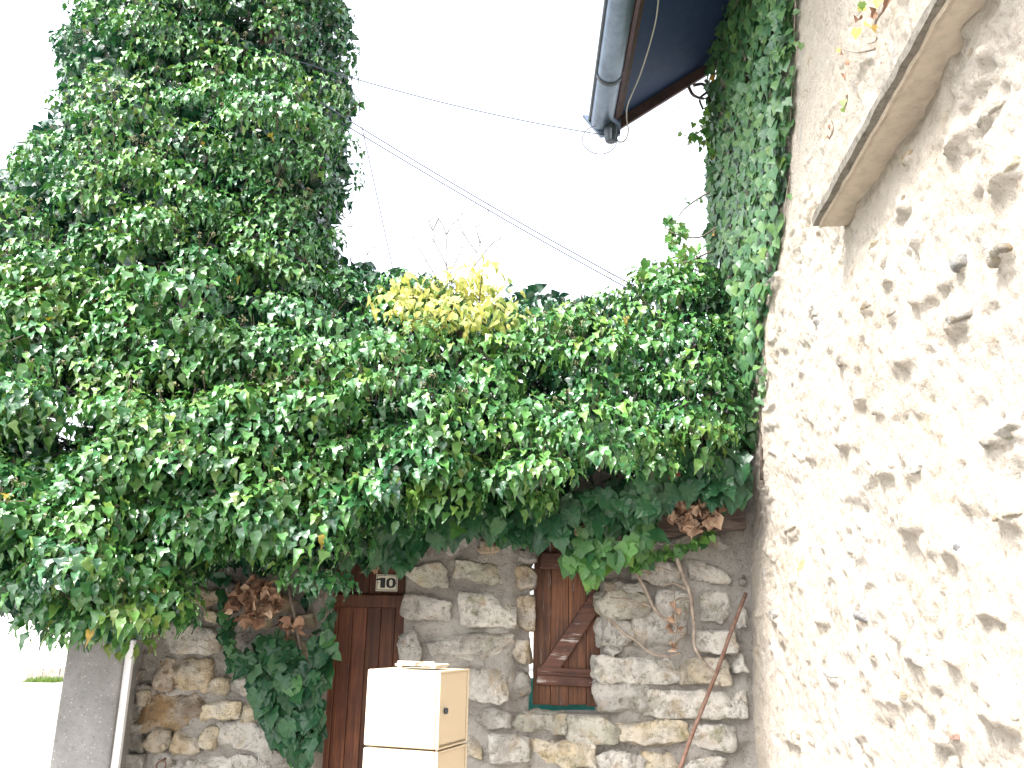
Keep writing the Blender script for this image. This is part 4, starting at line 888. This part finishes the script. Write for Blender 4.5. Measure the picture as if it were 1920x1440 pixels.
# withered brown leaves
def dead(px, py, rx, ry, n, Y, label, size=.075, tone=.5):
    o = thing('withered_leaves', P(float(px), float(py), Y), label, 'dry leaves'); lv = Leaves()
    for _ in range(n):
        a, r = rng.uniform(0, 6.28), math.sqrt(rng.random()); p = P(px + rx * r * math.cos(a), py + ry * r * math.sin(a), Y + rng.uniform(-.06, .06))
        lv.add(p, unit(-UP + rng.normal(size=3) * .7), np.array([0, -1., .3]) + rng.normal(size=3) * .6, size * rng.uniform(.6, 1.2), float(np.clip(tone + .25 * rng.normal(), 0, 1)))
    mobj('twig', *limb([P(float(px), float(py - ry - 25), Y + .05), P(float(px + 6), float(py), Y), P(float(px), float(py + ry * .8), Y)], .004, .002, 5), M['stem'], o)
    put_leaves(lv, 'dead', DED, M['dead'], o)
dead(1298, 960, 44, 34, 64, 4.40, 'pale brown withered leaves on the weathered beam near the house', .058, .74)
dead(1340, 940, 24, 14, 8, 4.40, 'few large curled brown leaves at the right end of the beam', .075, .7)
dead(1082, 990, 22, 32, 22, 4.38, 'brown withered leaves hanging above the shutter', .055, .4)
dead(478, 1128, 50, 42, 95, 4.42, 'rust brown withered leaves in the wall ivy left of the door', .055, .42)
dead(545, 1160, 18, 20, 10, 4.46, 'small cluster of dry leaves on the stones beside the hanging ivy', .06, .35)
dead(700, 1042, 18, 26, 14, 4.40, 'small bunch of dry leaves over the number plate', .06, .4)
dead(1262, 1175, 14, 60, 12, 4.50, 'scattered dry leaf scraps caught on the bare vine stems', .035, .6)

# ------------------------------------------------------------------ yellow shrub and bare tree behind
ysb = thing('yellow_shrub', (P(850., 560., 5.05)[0], 5.05, -.42), 'shrub with bright yellow autumn leaves rising above the ivy', 'shrub')
yr = P(855., 690., 4.75); base_y = np.array([yr[0], 5.05, -.42])
mobj('trunk', *limb([base_y, base_y + [0, 0, 1.6], yr], .03, .014, 7), M['bark'], ysb); LYl = Leaves()
tips = [(745, 535), (735, 580), (770, 570), (790, 545), (800, 590), (815, 535), (830, 570), (845, 520), (850, 590), (875, 545), (880, 580), (905, 500), (915, 545), (935, 560), (940, 590), (900, 595), (865, 605), (780, 600), (925, 600), (890, 520), (826, 550), (760, 550)]
for (a, b) in tips:
    yd = (4.42 if b < 570 else 4.32) + rng.uniform(-.15, .15); e = P(float(a), float(b + 4), yd); mobj('branch', *limb([yr, (yr + e) / 2 + rng.normal(size=3) * .06, e], .008, .002, 5), M['bark'], ysb)
    for _ in range(24):
        p = e + UP * .02 + rng.normal(size=3) * np.array([.06, .06, .035]); out = unit(rng.normal(size=3) * np.array([1, 1, .2])); LYl.add(p, unit(out * .9 - UP * rng.uniform(.1, 1.0)), UP * .6 + out * .3 + np.array([0, -.8, 0]) + rng.normal(size=3) * .3, rng.uniform(.045, .072), float(np.clip(.40 + .25 * rng.normal() - (.25 if b > 585 else 0) + (.2 if b < 510 else 0), 0, 1)))
put_leaves(LYl, 'yel', LAN, M['yellow'], ysb)
TYB = 7.5
bt = thing('bare_tree', (P(850., 520., TYB)[0], TYB, -.42), 'slender leafless tree with fine twigs against the white sky', 'tree')
tk = P(842., 600., TYB); mobj('trunk', *limb([np.array([tk[0], TYB, -.42]), np.array([tk[0] + .05, TYB, 1.5]), tk], .05, .02, 7), M['bark'], bt)
btw = [[(842, 600), (838, 510), (836, 440), (822, 410), (805, 390), (793, 374)], [(836, 440), (850, 420), (866, 400)], [(838, 500), (815, 455), (795, 425), (781, 403)], [(842, 560), (800, 490), (775, 445), (768, 428)],
       [(850, 600), (885, 500), (900, 460), (905, 425), (916, 405)], [(895, 475), (870, 440), (860, 415), (866, 402)], [(888, 500), (920, 460), (938, 445), (944, 432)], [(900, 455), (892, 425), (888, 405)], [(840, 520), (860, 480), (868, 465)], [(822, 410), (812, 430), (806, 425)],
       [(690, 560), (687, 500), (690, 440)], [(687, 480), (697, 465)], [(938, 445), (930, 470)], [(815, 455), (812, 435), (805, 415)]]
for b_ in btw:
    mobj('branch', *limb([P(float(a), float(c), TYB + .05 * math.sin(a)) for a, c in b_], .0075, .003, 4), M['twig'], bt)
tw = []
for b_ in btw:
    for (a, c) in b_[1:]:
        for _ in range(4):
            s0 = P(float(a), float(c), TYB); e0 = P(a + rng.normal() * 10, c - abs(rng.normal()) * 12, TYB + rng.normal() * .05); tw.append(tube([s0, e0], [.003, .002], 3, False)); tw.append((OCT * np.array([.005, .005, .012]) + e0, OCF))
o = mobj('twigs', *join(tw), M['twig'], bt); o['kind'] = 'stuff'

# ------------------------------------------------------------------ cables
def cable(pts, r, label, mat='cable', sag=0.):
    q = np.array(pts, float)
    if len(q) == 2:
        t = np.linspace(0, 1, 24)[:, None]; q = q[0] + (q[1] - q[0]) * t; q[:, 2] -= sag * (4 * t * (1 - t))[:, 0]
    else: q = smooth_path(q, 8)
    return tag(mobj('cable', *tube(q, r, 6), M[mat]), label, 'cable')
cable([P(560., 115., 4.9), gc + gd * .05 + np.array([.02, 0, -GR - .05])], .0032, 'upper cable from the ivy tree to the gutter end', sag=.05)
cable([P(590., 185., 4.8), P(1225., 555., 5.0)], .0034, 'upper of two sloping cables from ivy tree to hedge', sag=.03)
cable([P(600., 205., 4.9), P(1185., 545., 5.2)], .0034, 'lower of two sloping cables from ivy tree to hedge', sag=.02)
cable([P(678., 235., 5.0), P(740., 520., 5.3)], .003, 'thin steep wire hanging beside the ivy tree against sky')
lc = P(1124., 262., CY - .05)
cable([lc + .118 * np.array([math.cos(t), .1 * math.sin(t), math.sin(t)]) for t in np.linspace(1.0, 7.1, 18)], .0032, 'thin wire loop dangling under the gutter end')
pe = [G + gd * s + slope * d + nrm * .06 for s, d in ((CY * .9, .12), (2.2, .13), (1.5, .09), (1.0, .13), (.55, .10), (.25, .04), (.08, .05))]
cable(pe + [P(1178., 245., CY - .02), P(1172., 263., CY - .02), P(1160., 266., CY - .02), P(1155., 256., CY - .02)], .005, 'pale cable clipped along the underside of the eaves', 'cable_pale')
cable([P(1245., 180., CY), P(1258., 205., CY), P(1275., 210., CY), P(1300., 180., CY)], .002, 'fine stray wire hanging from the verge board')
vp = [[(1300, 160), (1318, 158), (1325, 172), (1312, 185), (1318, 205)], [(1322, 150), (1335, 165), (1330, 190), (1325, 215)], [(1290, 160), (1300, 178), (1320, 185), (1338, 180)]]
vt = thing('dry_tendril', P(1322., 160., CY), 'knot of brown climbing stems under the eaves at the house corner', 'vine')
for k, q in enumerate(vp): mobj('stem', *limb([P(float(a), float(b), CY - .03 * k) for a, b in q], .012, .007, 6), M['bark'], vt)

# ------------------------------------------------------------------ plants on the house wall, upper right
def wall_sprig(pts_px, blobs, label):
    q = smooth_path([hit_house(np.array(float(a)), np.array(float(b))) + np.array([-.05, 0, 0]) for a, b in pts_px], 7); o = thing('wall_creeper', q[0], label, 'creeper'); mobj('stem', *tube(q, np.linspace(.006, .003, len(q)), 5), M['stem'], o)
    for key, mt, tm, tn, lst in (('dead', M['dead'], DED, .35, blobs[0]), ('yel2', M['yellow'], LOB, .4, blobs[1]), ('loby', M['ivy'], LOB, .9, blobs[2])):
        lv = Leaves()
        for (a, b, s) in lst: lv.add(hit_house(np.array(float(a)), np.array(float(b))) + np.array([-.06, 0, 0]), unit(-UP + rng.normal(size=3) * .4), np.array([-.5, -.9, .1]) + rng.normal(size=3) * .2, s * .62, tn + .1 * rng.normal())
        if lst: put_leaves(lv, key, tm, mt, o)
wall_sprig([(1700, -10), (1685, 20), (1670, 45), (1672, 75), (1655, 82)], ([(1672, 25, .05), (1645, 35, .04), (1700, 5, .05), (1680, 18, .05)], [(1640, 55, .06), (1682, 0, .05), (1645, 12, .05)], [(1660, 40, .05), (1675, 48, .04), (1650, 5, .05)]), 'red and yellow creeper sprig beside the sill at upper right')
wall_sprig([(1668, 92), (1635, 98), (1605, 92)], ([(1618, 118, .045), (1615, 142, .04), (1605, 100, .03)], [(1601, 92, .03)], []), 'dry forked twig with brown leaves left of the sill')
wall_sprig([(1613, 178), (1612, 195), (1608, 205)], ([], [], [(1613, 188, .045), (1610, 204, .03)]), 'tiny green creeper shoot on the wall left of the sill')
wall_sprig([(1582, 228), (1586, 245), (1580, 260)], ([(1580, 258, .035), (1584, 234, .03)], [], []), 'tiny dry creeper shoot lowest on the wall near the sill')

# ------------------------------------------------------------------ beyond the post at the far left
FY = 33.
fz = -.42
lw = thing('low_wall', (P(100., 1262., FY)[0], FY, fz), 'low pale stone kerb wall across the lane at far left', 'wall')
x0 = P(70., 1262., FY)[0]
for k in range(5): bobj('stone', (x0 + .6 * k, FY, fz + .16), (.585, .4, .50 + .06 * (k % 3)), M['stone'], lw, None, .03, 2, True, .02, 2, (.34, .31, .27))
fh = thing('far_house', (-14, 44, fz), 'pale rendered house across the lane glimpsed through the ivy', 'house')
bobj('wall', (-16, 46, 2.2), (30, 5, 5.4), M['far_wall'], fh, None, .02, 2)
for k in range(5):
    wq = bobj('window', (-22 + k * 4, 43.49, 2.4), (1.1, .06, 1.5), M['white_metal'], fh, None, .01, 1); bobj('pane', (-22 + k * 4, 43.45, 2.4), (.9, .03, 1.3), M['zinc_dark'], wq, None, 0)
mobj('roof', [(-31.5, 43.2, 4.91), (-.5, 43.2, 4.91), (-.5, 49, 4.91), (-31.5, 49, 4.91), (-31.5, 46, 6.6), (-.5, 46, 6.6)], [[0, 1, 5, 4], [2, 3, 4, 5], [1, 2, 5], [3, 0, 4], [3, 2, 1, 0]], M['roof_tile'], fh, False)
gp_ = []
for _ in range(900):
    c = P(rng.uniform(68, 128), rng.uniform(1268, 1284), FY - .6); c[1] = FY - .35 - rng.random() * 1.2; c[2] = fz; h = rng.uniform(.05, .22); a = rng.uniform(0, 6.28); d = np.array([math.cos(a), math.sin(a), 0]) * .012; t = c + np.array([rng.normal() * .05, rng.normal() * .05, h]); gp_.append((np.array([c - d, c + d, t]), [[0, 1, 2]]))
tag(mobj('grass', *join(gp_), M['grass'], None, False), 'tuft of green grass at the foot of the low kerb wall', 'grass', kind='stuff')
